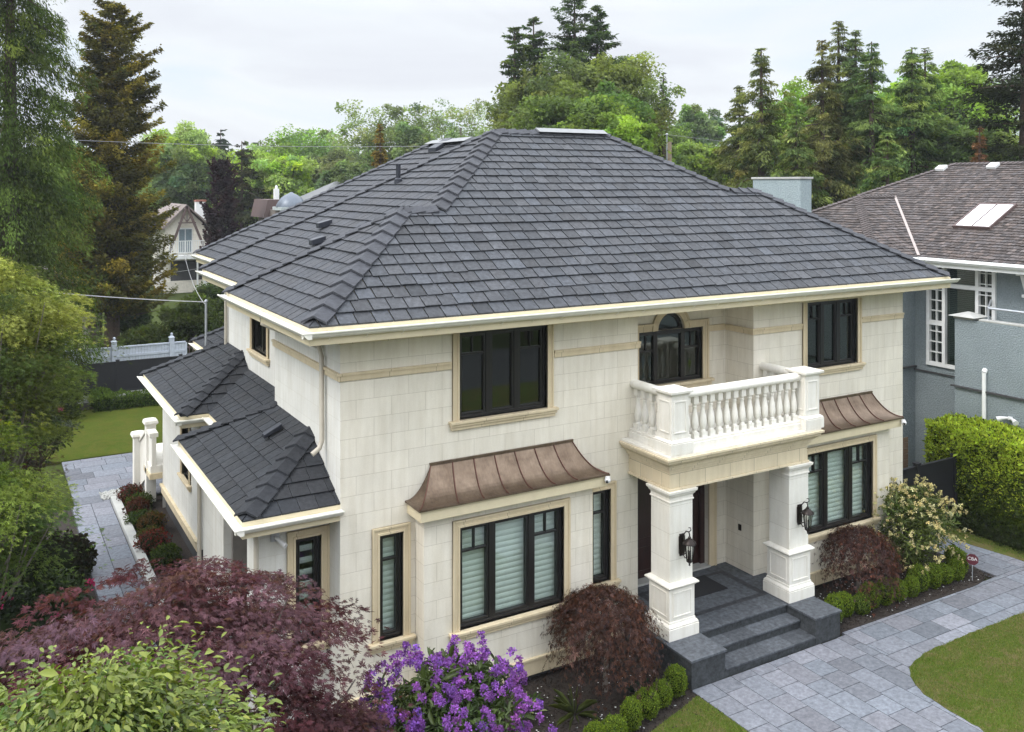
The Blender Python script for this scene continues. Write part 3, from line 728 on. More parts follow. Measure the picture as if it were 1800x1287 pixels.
mb = MB(); mb.box(EX0+.5, EX1-.5, EY+.5, 15.04, 3.46, 3.5); mb.build('porch_ceiling', M['white'], ENT)
def sq(m_, cx, cy, prof):
    for i in range(len(prof)-1):
        (h0, z0), (h1, z1) = prof[i], prof[i+1]
        if abs(z1-z0) < 1e-6: continue
        m_.frus((cx-h0,cx+h0,cy-h0,cy+h0), (cx-h1,cx+h1,cy-h1,cy+h1), z0, z1)
def raised_panels(m_, cx, cy, h, z0, z1, mg=.07):
    # raised picture-frame moulding on the four faces
    for s_, ax in ((-1,'x'),(1,'x'),(-1,'y'),(1,'y')):
        for (a0,a1,b0,b1) in ((-h+mg,h-mg,z1-.03,z1),(-h+mg,h-mg,z0,z0+.03),(-h+mg,-h+mg+.03,z0+.03,z1-.03),(h-mg-.03,h-mg,z0+.03,z1-.03)):
            if ax == 'x': m_.box(cx+a0, cx+a1, cy+s_*(h-.0), cy+s_*(h+.014), b0, b1)
            else: m_.box(cx+s_*(h-.0), cx+s_*(h+.014), cy+a0, cy+a1, b0, b1)
for cx, cy in ((11.13, 13.24), (14.17, 13.24)):
    c = MB()
    sq(c, cx, cy, [(.27,1.53),(.27,3.0)])
    C0 = c.build('column', M['shaft'], HOUSE, bevel=.008)
    p = MB()
    sq(p, cx, cy, [(.355,.52),(.355,.73)]); sq(p, cx, cy, [(.345,.732),(.35,.755),(.335,.78),(.31,.80),(.305,.84)]); sq(p, cx, cy, [(.295,.842),(.295,1.42)])
    sq(p, cx, cy, [(.305,1.42),(.33,1.45),(.345,1.46)]); sq(p, cx, cy, [(.355,1.461),(.36,1.48),(.35,1.50)]); sq(p, cx, cy, [(.34,1.501),(.29,1.535)])
    raised_panels(p, cx, cy, .295, .90, 1.36)
    p.build('pedestal', M['white'], C0, bevel=.006)
    p = MB()
    sq(p, cx, cy, [(.285,2.985),(.29,3.0),(.285,3.02)]); sq(p, cx, cy, [(.275,3.02),(.275,3.07)]); sq(p, cx, cy, [(.28,3.072),(.285,3.09),(.30,3.105)]); sq(p, cx, cy, [(.305,3.107),(.31,3.13),(.33,3.15)]); sq(p, cx, cy, [(.335,3.152),(.34,3.20)])
    p.build('capital', M['white'], C0, bevel=.004)
# balustrade
PX = ((11.0, 13.05), (14.42, 13.05))
mb = MB()
mb.box(11.2,14.22,12.90,13.20,3.90,4.03); mb.box(11.2,14.22,12.93,13.17,4.03,4.07)
mb.box(10.85,11.15,13.25,14.19,3.90,4.03); mb.box(10.88,11.12,13.25,14.19,4.03,4.07); mb.box(14.27,14.57,13.25,14.19,3.90,4.03); mb.box(14.30,14.54,13.25,14.19,4.03,4.07)
BAL = mb.build('balustrade', M['white'], HOUSE, bevel=.008)
for cx, cy in PX:
    p = MB()
    sq(p, cx, cy, [(.265,3.902),(.265,4.10)]); sq(p, cx, cy, [(.255,4.102),(.26,4.12),(.235,4.145),(.21,4.16)]); sq(p, cx, cy, [(.20,4.162),(.20,4.99)])
    sq(p, cx, cy, [(.21,4.95),(.225,4.985),(.24,4.995)]); sq(p, cx, cy, [(.265,4.997),(.27,5.045)]); sq(p, cx, cy, [(.262,5.046),(.01,5.11)])
    raised_panels(p, cx, cy, .20, 4.27, 4.86, .05)
    p.build('balustrade_post', M['white'], BAL, bevel=.006)
def rail(m_, a, b):
    a = Vector(a); b = Vector(b); d = (b-a); s_ = Vector((d.y, -d.x, 0)).normalized()
    prof = [(-.07,0), (.07,0), (.10,.03), (.11,.07), (.095,.115), (.05,.145), (0,.152), (-.05,.145), (-.095,.115), (-.11,.07), (-.10,.03)]
    m_.prism([tuple(a + s_*p[0] + Vector((0,0,p[1]))) for p in prof], tuple(d))
for a, b in (((11.2,13.05,4.85),(14.22,13.05,4.85)), ((11.0,13.25,4.85),(11.0,14.19,4.85)), ((14.42,13.25,4.85),(14.42,14.19,4.85))):
    m_ = MB(); rail(m_, a, b); m_.build('handrail', M['white'], BAL, smooth=True)
bp = [(.048,.10), (.052,.115), (.048,.13), (.038,.14), (.046,.16), (.062,.20), (.071,.26), (.070,.32), (.060,.39), (.046,.46), (.038,.52), (.035,.56), (.044,.575), (.044,.59), (.036,.60), (.042,.625), (.05,.64)]
m_ = MB(); m_.box(-.062,.062,-.062,.062,0,.10); m_.lathe(bp, (0,0,0), 20); m_.box(-.055,.055,-.055,.055,.64,.78)
bal_me = None
spots = [(11.32+i*(14.10-11.32)/14, 13.05) for i in range(15)] + [(11.0, 13.42+i*.22) for i in range(4)] + [(14.42, 13.42+i*.22) for i in range(4)]
for i, (bx_, by_) in enumerate(spots):
    if bal_me is None:
        o = m_.build('baluster', M['white'], None, smooth=True); bal_me = o.data; o.parent = BAL
    else:
        o = bpy.data.objects.new('baluster', bal_me); sc.collection.objects.link(o); o.parent = BAL
    og = world_org(BAL); o.location = (bx_-og[0], by_-og[1], 4.071-og[2]); ORG[o.name] = og

# front door
mb = MB()
mb.box(11.62,11.74,15.15,15.30,.55,3.0); mb.box(13.54,13.66,15.15,15.30,.55,3.0); mb.box(11.74,13.54,15.15,15.30,2.88,3.0)
mb.box(11.74,12.635,15.22,15.28,.55,2.88); mb.box(12.645,13.54,15.22,15.28,.55,2.88)
for x0 in (11.74,12.645):
    for (a,b,c,d) in ((.12,.76,1.35,2.72),(.12,.76,.68,1.2)):
        mb.box(x0+a,x0+b,15.205,15.22,c,c+.04); mb.box(x0+a,x0+b,15.205,15.22,d-.04,d); mb.box(x0+a,x0+a+.04,15.205,15.22,c+.04,d-.04); mb.box(x0+b-.04,x0+b,15.205,15.22,c+.04,d-.04)
t = NT('mahogany_door'); v = t.coord((12,12,1)); t.color(t.ramp(t.noise(3,6,.6,v),[(.3,(.018,.007,.006)),(.7,(.04,.015,.012))])); t.set(.35); M['door'] = t.m
DR = mb.build('front_door', M['door'], HOUSE, bevel=.004)
mb = MB()
for x in (12.57,12.71): mb.box(x-.02,x+.02,15.19,15.22,1.3,1.75); mb.tube([(x,15.19,1.35),(x,15.15,1.38),(x,15.15,1.62),(x,15.19,1.65)],.012,6)
mb.build('handle', M['iron'], DR)
mb = MB(); mb.box(11.6,13.68,14.98,15.3,.522,.56); mb.build('threshold', M['concrete'], DR)
mb = MB()
for i0,i1,yy in ((0,.20,15.0),(.15,.20,14.98)):
    mb.box(13.66+i0,13.66+i1,yy,15.05,.525,3.0+i1); mb.box(11.62-i1,11.62-i0,yy,15.05,.525,3.0+i1); mb.box(11.62-i0,13.66+i0,yy-.001,15.05,3.0+i0,3.0+i1)
mb.build('door_surround', M['tan'], DR)
# porch floor and steps
mb = MB()
mb.box(10.72,14.48,12.93,14.19,0,.485); mb.box(11.1,14.15,14.19,15.04,0,.485)
mb.box(10.71,11.49,12.21,12.93,0,.48); mb.box(13.79,14.47,12.21,12.93,0,.48)
mb.box(11.49,13.79,12.22,12.93,0,.14); mb.box(11.49,13.79,12.60,12.93,.14,.31)
STEP = mb.build('porch_steps', M['bluestone'], HOUSE, bevel=.006, col=True)
rg = random.Random(5)
def slabs(m_, x0, x1, y0, y1, z, th, nx, ny, var=.1, gap=.002):
    for i in range(nx):
        for j in range(ny):
            g = 1+rg.gauss(0,var); m_.cc = (g, g*1.0, g*1.01)
            m_.box(x0+(x1-x0)*i/nx+gap, x0+(x1-x0)*(i+1)/nx-gap, y0+(y1-y0)*j/ny+gap, y0+(y1-y0)*(j+1)/ny-gap, z, z+th)
    m_.cc = (1,1,1)
mb = MB()
slabs(mb,11.50,13.78,12.19,12.61,.141,.035,4,1); slabs(mb,11.50,13.78,12.57,12.94,.311,.035,4,1)
slabs(mb,10.685,11.515,12.185,12.90,.481,.04,1,1); slabs(mb,13.765,14.495,12.185,12.90,.481,.04,1,1)
slabs(mb,11.50,13.78,12.90,13.42,.487,.034,4,1); slabs(mb,10.69,11.49,12.90,14.19,.487,.0335,1,2); slabs(mb,13.79,14.49,12.90,14.19,.487,.0335,1,2)
slabs(mb,11.63,13.65,13.54,14.66,.487,.034,3,2); slabs(mb,11.49,13.79,14.74,15.03,.487,.0338,4,1); slabs(mb,11.1,11.49,14.19,15.03,.487,.0338,1,1); slabs(mb,13.79,14.15,14.19,15.03,.487,.0338,1,1)
mb.build('tread', M['tread'], STEP, bevel=.004, col=True)
mb = MB(); mb.cc = (1,1,1)
mb.box(11.49,13.79,13.42,13.54,.487,.520); mb.box(11.49,13.79,14.66,14.74,.487,.520); mb.box(11.49,11.63,13.54,14.66,.487,.520); mb.box(13.65,13.79,13.54,14.66,.487,.520)
mb.build('border_inlay', M['bluestone_border'], STEP, col=True)
mb = MB(); mb.box(11.95,13.25,14.0,14.72,.523,.538)
o = mb.build('doormat', M['mat'], None, bevel=.004); tag(o, 'plain black rectangular doormat on the slate porch floor', 'doormat')

# --- lower side roofs (E, F, G, H)
s5 = .55; z5 = 3.62
def lz(x, e0): return z5+s5*(x-e0)
mb = MB(); kw = dict(expo=.30, tw=.30, var=.09)
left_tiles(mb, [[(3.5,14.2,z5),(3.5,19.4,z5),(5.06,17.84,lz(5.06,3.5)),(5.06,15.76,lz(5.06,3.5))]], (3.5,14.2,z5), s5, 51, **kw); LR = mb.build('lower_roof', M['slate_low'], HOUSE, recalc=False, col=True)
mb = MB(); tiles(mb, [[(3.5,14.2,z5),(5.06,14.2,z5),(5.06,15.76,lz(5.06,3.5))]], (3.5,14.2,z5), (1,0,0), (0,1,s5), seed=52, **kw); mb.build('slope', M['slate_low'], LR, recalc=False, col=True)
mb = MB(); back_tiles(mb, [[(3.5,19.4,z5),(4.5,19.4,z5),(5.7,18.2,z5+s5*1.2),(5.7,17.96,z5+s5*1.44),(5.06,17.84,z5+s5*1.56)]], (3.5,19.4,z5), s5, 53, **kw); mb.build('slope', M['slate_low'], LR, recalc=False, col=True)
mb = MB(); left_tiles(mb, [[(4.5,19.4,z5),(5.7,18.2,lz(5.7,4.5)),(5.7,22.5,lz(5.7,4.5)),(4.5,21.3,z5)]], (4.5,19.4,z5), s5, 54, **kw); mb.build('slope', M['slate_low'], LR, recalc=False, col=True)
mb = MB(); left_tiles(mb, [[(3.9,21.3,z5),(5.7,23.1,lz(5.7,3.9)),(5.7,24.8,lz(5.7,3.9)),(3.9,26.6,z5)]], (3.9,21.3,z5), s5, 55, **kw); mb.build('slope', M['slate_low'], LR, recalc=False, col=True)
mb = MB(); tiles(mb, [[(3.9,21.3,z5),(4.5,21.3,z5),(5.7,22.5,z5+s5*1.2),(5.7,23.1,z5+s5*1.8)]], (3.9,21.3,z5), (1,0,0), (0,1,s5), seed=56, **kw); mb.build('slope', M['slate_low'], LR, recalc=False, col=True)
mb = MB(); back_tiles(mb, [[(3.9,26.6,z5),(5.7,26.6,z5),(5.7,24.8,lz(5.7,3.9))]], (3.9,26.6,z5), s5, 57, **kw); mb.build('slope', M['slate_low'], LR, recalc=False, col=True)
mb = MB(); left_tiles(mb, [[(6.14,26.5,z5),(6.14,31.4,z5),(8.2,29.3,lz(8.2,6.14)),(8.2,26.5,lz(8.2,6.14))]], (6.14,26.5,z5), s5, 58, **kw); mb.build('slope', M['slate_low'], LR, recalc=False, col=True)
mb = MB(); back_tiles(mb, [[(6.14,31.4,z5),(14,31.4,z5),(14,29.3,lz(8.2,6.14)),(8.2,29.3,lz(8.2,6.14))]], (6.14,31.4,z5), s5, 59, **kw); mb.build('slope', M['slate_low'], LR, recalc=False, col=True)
mb = MB(); d = s5*.72
cap1(LR, 'slate_low', (3.57,14.27,z5+.06), (5.06,15.76,lz(5.06,3.5)), (-.72,.72,-d), (.72,-.72,-d), seed=61, w=.20, ln=.40, ex=.34, th=.03)
cap1(LR, 'slate_low', (3.5,19.4,z5+.02), (5.06,17.84,lz(5.06,3.5)), (-.72,-.72,-d), (.72,.72,-d), seed=62)
cap1(LR, 'slate_low', (3.9,21.3,z5+.02), (5.7,23.1,lz(5.7,3.9)), (-.72,.72,-d), (.72,-.72,-d), seed=63, w=.17)
cap1(LR, 'slate_low', (3.9,26.6,z5+.02), (5.7,24.8,lz(5.7,3.9)), (-.72,-.72,-d), (.72,.72,-d), seed=64)
cap1(LR, 'slate_low', (6.14,31.4,z5+.02), (8.2,29.3,lz(8.2,6.14)), (-.72,-.72,-d), (.72,.72,-d), seed=65)
mb = MB(); g5 = z5-.165
gut(mb, 3.38,14.2, 5.08,14.2, g5, (0,-1)); gut(mb, 3.5,14.06, 3.5,19.4, g5, (-1,0)); gut(mb, 4.5,19.3, 4.5,21.3, g5, (-1,0)); gut(mb, 3.9,21.18, 3.9,26.7, g5, (-1,0)); gut(mb, 3.78,21.3,4.4,21.3, g5, (0,-1)); gut(mb, 6.14,26.5,6.14,31.4, g5, (-1,0))
mb.build('gutter', M['gutter'], LR)
mb = MB()
mb.box(3.502,5.06,14.202,14.24,g5-.10,z5); mb.box(3.502,3.54,14.24,19.38,g5-.10,z5); mb.box(4.502,4.54,19.38,21.3,g5-.1,z5); mb.box(3.902,3.94,21.34,26.58,g5-.1,z5); mb.box(3.902,4.5,21.302,21.34,g5-.1,z5); mb.box(6.142,6.18,26.5,31.4,g5-.1,z5)
mb.build('fascia', M['fascia'], LR)
mb = MB()
mb.box(3.541,5.05,14.241,19.38,g5-.09,g5-.06); mb.box(4.541,5.65,19.39,21.33,g5-.09,g5-.06); mb.box(3.941,5.65,21.341,26.55,g5-.09,g5-.06); mb.box(6.2,8,26.5,31.3,g5-.09,g5-.06)
mb.build('soffit', M['soffit'], LR)
x, y, z = solve_left(478, 768, 3.5, z5, s5); mb = MB()
mb.prism([(x-.16,y-.08,z+.0),(x-.16,y-.08,z+.07),(x+.16,y-.08,z+.235),(x+.16,y-.08,z+.14)], (0,.16,0)); mb.build('roof_vent', M['vent'], LR, bevel=.01)
# downpipes
def pipe(pts, r=.042, mat='pipe', name='downpipe'):
    m_ = MB(); m_.tube(pts, r, 10); return m_.build(name, M[mat], HOUSE, smooth=True)
pipe([(4.33,16.2,6.46),(4.34,16.2,6.33),(4.6,15.6,6.22),(4.97,15.0,6.05),(4.985,14.9,5.9),(4.985,14.88,4.5),(4.93,14.86,4.38),(4.80,14.84,4.30)])
pipe([(3.55,14.3,3.4),(3.8,14.68,3.3),(3.84,14.69,3.1),(3.84,14.69,0)]); pipe([(3.84,19.02,3.4),(3.84,19.02,0)]); pipe([(5.64,24.6,6.3),(5.64,24.6,4.2)]); pipe([(4.3,21.6,3.4),(4.6,21.55,3.0),(4.82,21.5,0)])
# rear stair landing with its balustrade
mb = MB()
mb.box(4.05,5.6,26.35,28.6,.95,1.15); mb.box(4.08,4.2,26.35,26.9,1.15,1.92); mb.box(4.03,4.25,26.35,26.9,1.92,2.04)
for (x, y, zt) in ((4.15,27.03,2.12),(3.92,27.62,1.66)):
    mb.box(x-.13,x+.13,y-.13,y+.13,0,zt); mb.frus((x-.13,x+.13,y-.13,y+.13),(x-.19,x+.19,y-.19,y+.19),zt,zt+.05); mb.frus((x-.19,x+.19,y-.19,y+.19),(x-.17,x+.17,y-.17,y+.17),zt+.05,zt+.13); mb.frus((x-.17,x+.17,y-.17,y+.17),(x-.08,x+.08,y-.08,y+.08),zt+.13,zt+.17)
mb.prism([(4.10,27.10,.7),(4.10,27.10,1.95),(3.94,27.52,1.52),(3.94,27.52,.3)],(.08,.05,0)); mb.prism([(4.05,27.10,1.95),(4.05,27.10,2.05),(3.90,27.52,1.62),(3.90,27.52,1.52)],(.2,.12,0))
RS = mb.build('rear_landing', M['white'], HOUSE, bevel=.01)
mb = MB(); mb.box(4.02,5.6,26.31,28.62,.80,.95); mb.build('trim', M['tan'], RS)

# ------------------------------------------------------------------ wall lanterns, cameras and small fittings
def lantern(loc, label):
    root = thing('wall_lantern', loc, label, 'lantern', 'bronze lanterns on the entrance columns')
    x, y, z = loc
    b = MB(); b.box(x-.055,x+.055,y-.03,y,z-.18,z+.22); b.box(x-.07,x+.07,y-.022,y-.001,z-.14,z+.18); b.build('backplate', M['iron'], root, bevel=.008)
    a = MB(); cy = y-.22
    a.tube([(x,y-.02,z+.10),(x,y-.06,z+.22),(x,y-.13,z+.30),(x,cy+.02,z+.31),(x,cy,z+.27),(x,cy,z+.22)],.012,8)
    a.tube([(x,cy+.02,z+.31),(x,cy-.04,z+.36),(x,cy-.02,z+.40),(x,cy+.02,z+.385)],.009,6)
    a.tube([(x,y-.02,z-.12),(x,y-.10,z-.20),(x,y-.15,z-.16),(x,y-.12,z-.10),(x,y-.08,z-.13)],.010,6)
    a.tube([(x,y-.03,z+.02),(x,y-.10,z+.07),(x,y-.13,z+.02),(x,y-.09,z-.01)],.008,6); a.build('scroll_arm', M['iron'], root, smooth=True)
    c = MB(); c.lathe([(.012,.24),(.03,.22),(.03,.20),(.05,.19),(.075,.165),(.115,.13),(.125,.105),(.12,.10)], (x,cy,z), 16); c.build('cap', M['iron'], root, smooth=True)
    g = MB(); g.lathe([(.055,-.20),(.09,.10)], (x,cy,z), 6); g.build('glass', M['lampglass'], root)
    k = MB()
    for i in range(6):
        t_ = 2*math.pi*i/6; k.tube([(x+.056*math.cos(t_),cy+.056*math.sin(t_),z-.20),(x+.092*math.cos(t_),cy+.092*math.sin(t_),z+.10)],.007,5)
    k.lathe([(.095,.09),(.10,.10),(.095,.11)],(x,cy,z),6); k.lathe([(.005,-.30),(.02,-.285),(.012,-.265),(.03,-.24),(.06,-.215),(.06,-.195)],(x,cy,z),12)
    for i in range(3): k.tube([(x+.025*math.cos(i*2.1),cy+.025*math.sin(i*2.1),z-.19),(x+.025*math.cos(i*2.1),cy+.025*math.sin(i*2.1),z-.02)],.009,6)
    k.build('cage', M['iron'], root)
lantern((11.13, 12.965, 2.18), 'dark bronze carriage lantern on the near column left of the porch steps')
lantern((14.17, 12.965, 2.18), 'dark bronze carriage lantern on the far column right of the porch steps')
def dome_cam(loc, label):
    root = thing('security_camera', loc, label, 'security camera')
    x, y, z = loc
    b = MB(); b.lathe([(.045,0),(.05,.01),(.05,.05),(.03,.06)], (x,y,z), 16); b.build('mount', M['plastic'], root, smooth=True)
    b = MB(); b.lathe([(.005,-.06),(.03,-.052),(.05,-.03),(.058,0),(.052,.02),(.03,.035)], (x-.02,y-.03,z), 16); b.build('housing', M['plastic'], root, smooth=True)
    b = MB(); b.lathe([(.004,-.03),(.022,-.022),(.03,0),(.02,.02),(.004,.028)], (x-.055,y-.062,z-.012), 14); b.build('lens', M['blackgloss'], root, smooth=True)
dome_cam((9.93, 13.6, 3.40), 'round white security camera under the left copper canopy corner')
dome_cam((18.22, 13.6, 3.36), 'round white security camera under the right copper canopy corner')
root = thing('security_camera', (4.15, 14.74, 3.1), 'white tube camera on a grey box on the low side wing', 'security camera')
b = MB(); b.box(4.08,4.22,14.70,14.749,3.03,3.17); b.build('mount', M['steel'], root, bevel=.01)
b = MB(); b.tube([(4.15,14.70,3.1),(4.2,14.62,3.06),(4.26,14.5,3.0)],[.02,.035,.04],12); b.build('housing', M['plastic'], root, smooth=True)
for z_, l_ in ((1.35,'small bronze wall plate low on the porch side wall'), (2.55,'square bronze wall plate high on the porch side wall')):
    b = MB(); b.box(14.135,14.159,14.55,14.63,z_,z_+.13); b.box(14.128,14.135,14.57,14.61,z_+.03,z_+.10); o = b.build('wall_plate', M['iron'], None, bevel=.004); tag(o, l_, 'wall plate')
b = MB(); b.tube([(6.24,29.9,3.6),(6.24,29.9,5.05)],.036,10); b.lathe([(.036,0),(.06,.03),(.05,.08),(.01,.10)],(6.24,29.9,5.03),10); o = b.build('service_mast', M['steel'], None, smooth=True); tag(o, 'galvanised electric service mast rising from the low rear roof', 'mast')
# ------------------------------------------------------------------ ground, paths, lawns
def sheet(name, pts, z, mat, kind='structure', th=.0):
    m_ = MB(); 
    if th: m_.slab(pts, z-th, z)
    else: m_.poly([(p[0],p[1],z) for p in pts])
    o = m_.build(name, M[mat], None); tag(o, kind=kind); return o
sheet('ground', [(-900,-900),(1200,-900),(1200,1200),(-900,1200)], -.06, 'ground')
sheet('street', [(-300,-14),(300,-14),(300,-6),(-300,-6)], -.03, 'asphalt')
sheet('back_lane', [(-60,44.6),(60,44.6),(60,49),(-60,49)], -.03, 'asphalt')
def rect(x0,x1,y0,y1): return [(x0,y0),(x1,y0),(x1,y1),(x0,y1)]
sheet('side_bed_soil', rect(-6,5.2,5,27.5), -.03, 'mulch')
sheet('front_bed_soil', rect(5.0,11,11.0,15), .004, 'mulch')
def curve(p0, p1, p2, n=8):
    return [((1-t)**2*p0[0]+2*t*(1-t)*p1[0]+t*t*p2[0], (1-t)**2*p0[1]+2*t*(1-t)*p1[1]+t*t*p2[1]) for t in [i/n for i in range(n+1)]]
sheet('right_bed_soil', [(14.3,12.28),(18.7,12.24)] + curve((18.7,12.24),(19.7,12.25),(19.72,13.0)) + [(19.72,16),(14.3,16)], .035, 'mulch', th=.05)
# lawns
bl = [(4.0,11.2),(6.0,11.25),(8.0,11.35),(9.2,11.55),(10.2,11.85),(10.64,12.0)]
sheet('left_front_lawn', [(-6,-6),(10.66,-6),(10.66,11.98)] + bl[::-1] + [(-6,11.0)], .03, 'lawnfront', th=.07)
cv = [(30,11.0),(17,10.99),(15.64,10.98)] + curve((15.64,10.98),(13.9,10.95),(14.0,9.4)) + [(13.95,8.9),(13.9,-6),(30,-6)]
def ragged(pts, amp, seed, step=.12):
    rr_ = random.Random(seed); o_ = []
    for i in range(len(pts)):
        a_, b_ = pts[i], pts[(i+1) % len(pts)]; d_ = math.hypot(b_[0]-a_[0], b_[1]-a_[1]); n_ = min(120, max(1, int(d_/step)))
        for k in range(n_): o_.append((a_[0]+(b_[0]-a_[0])*k/n_+rr_.gauss(0,amp), a_[1]+(b_[1]-a_[1])*k/n_+rr_.gauss(0,amp)))
    return o_
sheet('right_front_lawn', ragged(cv, .016, 3), .03, 'lawnfront', th=.07)
sheet('right_side_lawn', [(21.05,12.3),(32,11.9),(32,30),(20.9,30),(20.85,13.7)], .03, 'lawnfront', th=.07)
sheet('back_lawn', [(-8,32.2),(9.5,32.2),(9.5,39.0),(-8,39.0)], .03, 'lawn', th=.07)
sheet('hedge_bed_soil', [(-8,39.0),(12,39.0),(12,40.4),(-8,40.4)], .0, 'mulch')
# bluestone paths: individual slabs
def pave(name, x0, x1, y0, y1, cw, ls, z, seed, clip=None, alongx=False):
    rgp = random.Random(seed); m_ = MB()
    a = x0 if not alongx else y0; aend = x1 if not alongx else y1; k = 0
    while a < aend-.02:
        w_ = min(cw, aend-a); b = (y0 if not alongx else x0) - rgp.random()*.4
        bend = y1 if not alongx else x1
        while b < bend:
            l_ = rgp.choice(ls); b0 = max(b, y0 if not alongx else x0); b1 = min(b+l_, bend)
            if b1-b0 > .03:
                g = 1+rgp.gauss(0,.13); h = rgp.uniform(-.035,.045); m_.cc = (g*(1+h), g, g*(1-h*.3))
                dz = rgp.uniform(0,.003)
                q = (a+.007,a+w_-.007,b0+.007,b1-.007) if not alongx else (b0+.007,b1-.007,a+.007,a+w_-.007)
                m_.box(*q, z-.04, z+dz)
            b += l_
        a += cw; k += 1
    o = m_.build(name, M['paver'], None, col=True); tag(o, kind='structure'); return o
sheet('path_bed', rect(10.68,30,-6,12.2), -.02, 'dark'); 
pave('front_path', 10.68, 14.6, -1, 12.19, .46, [.46,.46,.69], .02, 71)
pave('front_path', 14.6, 22.6, 10.8, 12.30, .46, [.46,.69,.69], .02, 72, alongx=True)
sheet('path_bed', rect(19.6,21.0,12.3,30), -.02, 'dark')
pave('side_path', 19.7, 21.0, 12.30, 26, .46, [.46,.69], .02, 73)
pave('garden_path', 2.22, 3.18, 12, 27.6, .48, [.6,.75,.9], .01, 74)
pave('patio', 2.3, 9.5, 27.6, 32.15, .6, [.6,.9], .01, 75, alongx=True)
sheet('path_bed', rect(2.2,3.2,5,27.6), -.025, 'dark'); sheet('path_bed', rect(2.3,9.5,27.6,32.2), -.025, 'dark')
mb = MB(); mb.box(3.2,3.42,12,27.6,-.05,.12); o = mb.build('planter_kerb', M['concrete'], None, bevel=.012); tag(o, 'long pale concrete kerb between the side path and planting bed', 'kerb')
# gravel by the stair
rng = np.random.default_rng(8)
n = 420; P = np.c_[rng.uniform(3.0,3.6,n), rng.uniform(27.7,28.4,n), rng.uniform(.015,.05,n)]
def blobs(name, P, s, mat, seed, flat=.7, parent=None, col=None):
    r_ = np.random.default_rng(seed); n = len(P)
    T = np.array([(1,0,0),(0,1,0),(-1,0,0),(0,-1,0),(0,0,1),(0,0,-1)], float); Fc = np.array([(0,1,4),(1,2,4),(2,3,4),(3,0,4),(1,0,5),(2,1,5),(3,2,5),(0,3,5)])
    sz = s*r_.uniform(.6,1.3,(n,1,1)); V = P[:,None,:] + T[None]*sz*np.array([1,1,flat]) + r_.normal(0,.12,(n,6,3))*sz
    F = (Fc[None]+(np.arange(n)*6)[:,None,None]).reshape(-1,3)
    return npmesh(name, V.reshape(-1,3), F, M[mat], parent, col)
o = blobs('gravel', P, .035, 'concrete', 3); tag(o, kind='stuff')
# loose pale petals and chips on the mulch
n = 260; P = np.c_[rng.uniform(14.7,19.4,n), rng.uniform(12.3,13.9,n), np.full(n,.045)]; P2 = np.c_[rng.uniform(6.5,10.6,140), rng.uniform(11.6,13.7,140), np.full(140,.012)]
o = blobs('fallen_petals', np.r_[P,P2], .016, 'whitepaint', 4, .25); tag(o, kind='stuff')
n = 5000; P = np.c_[rng.uniform(5.5,10.7,n), rng.uniform(11.4,14.1,n), rng.uniform(.0,.03,n)]; Pb = np.c_[rng.uniform(14.5,19.6,n), rng.uniform(12.3,14,n), rng.uniform(.03,.055,n)]
o = blobs('bark_chips', np.r_[P,Pb], .02, 'mulch', 5, .5); tag(o, kind='stuff')
# grass blades on the near lawns
def blades(name, areas, n, h, mat, seed):
    r_ = np.random.default_rng(seed); Ps = []
    tot = sum((a[1]-a[0])*(a[3]-a[2]) for a in areas)
    for a in areas:
        m_ = int(n*(a[1]-a[0])*(a[3]-a[2])/tot); Ps.append(np.c_[r_.uniform(a[0],a[1],m_), r_.uniform(a[2],a[3],m_), np.full(m_,.028)])
    P = np.concatenate(Ps)
    # only where a lawn polygon lies
    keep = np.zeros(len(P), bool)
    for pl in (cv, [(-6,-6),(10.66,-6),(10.66,11.98)] + bl[::-1] + [(-6,11.0)], [(21.05,12.3),(32,11.9),(32,30),(20.9,30),(20.85,13.7)]):
        c_ = np.zeros(len(P), bool); j = len(pl)-1
        for i in range(len(pl)):
            xi, yi = pl[i]; xj, yj = pl[j]
            if yi != yj: c_ ^= ((yi > P[:,1]) != (yj > P[:,1])) & (P[:,0] < (xj-xi)*(P[:,1]-yi)/(yj-yi)+xi)
            j = i
        keep |= c_
    P = P[keep]; m_ = len(P); th = r_.uniform(0,6.28,m_); ln = r_.normal(0,.6,(m_,2))*h; hh = h*r_.uniform(.4,1.2,m_)
    dx, dy = np.cos(th)*.004, np.sin(th)*.004
    V = np.stack([np.c_[P[:,0]-dx,P[:,1]-dy,P[:,2]], np.c_[P[:,0]+dx,P[:,1]+dy,P[:,2]], np.c_[P[:,0]+ln[:,0],P[:,1]+ln[:,1],P[:,2]+hh]], 1).reshape(-1,3)
    g = r_.uniform(.7,1.3,m_); dry = r_.random(m_) < .25
    c = np.where(dry[:,None], np.array([[.32,.27,.13]]), np.array([[.165,.245,.04]]))*g[:,None]
    o = npmesh(name, V, np.arange(m_*3).reshape(-1,3), M['leaf'], None, np.repeat(c,3,0)); tag(o, kind='stuff')
blades('grass_blades', [(7.0,10.66,8.0,12.0),(13.8,24,4.0,11.0)], 330000, .038, 'leaf', 12)
blades('grass_blades', [(21.1,22.3,12.3,15)], 9000, .04, 'leaf', 13)

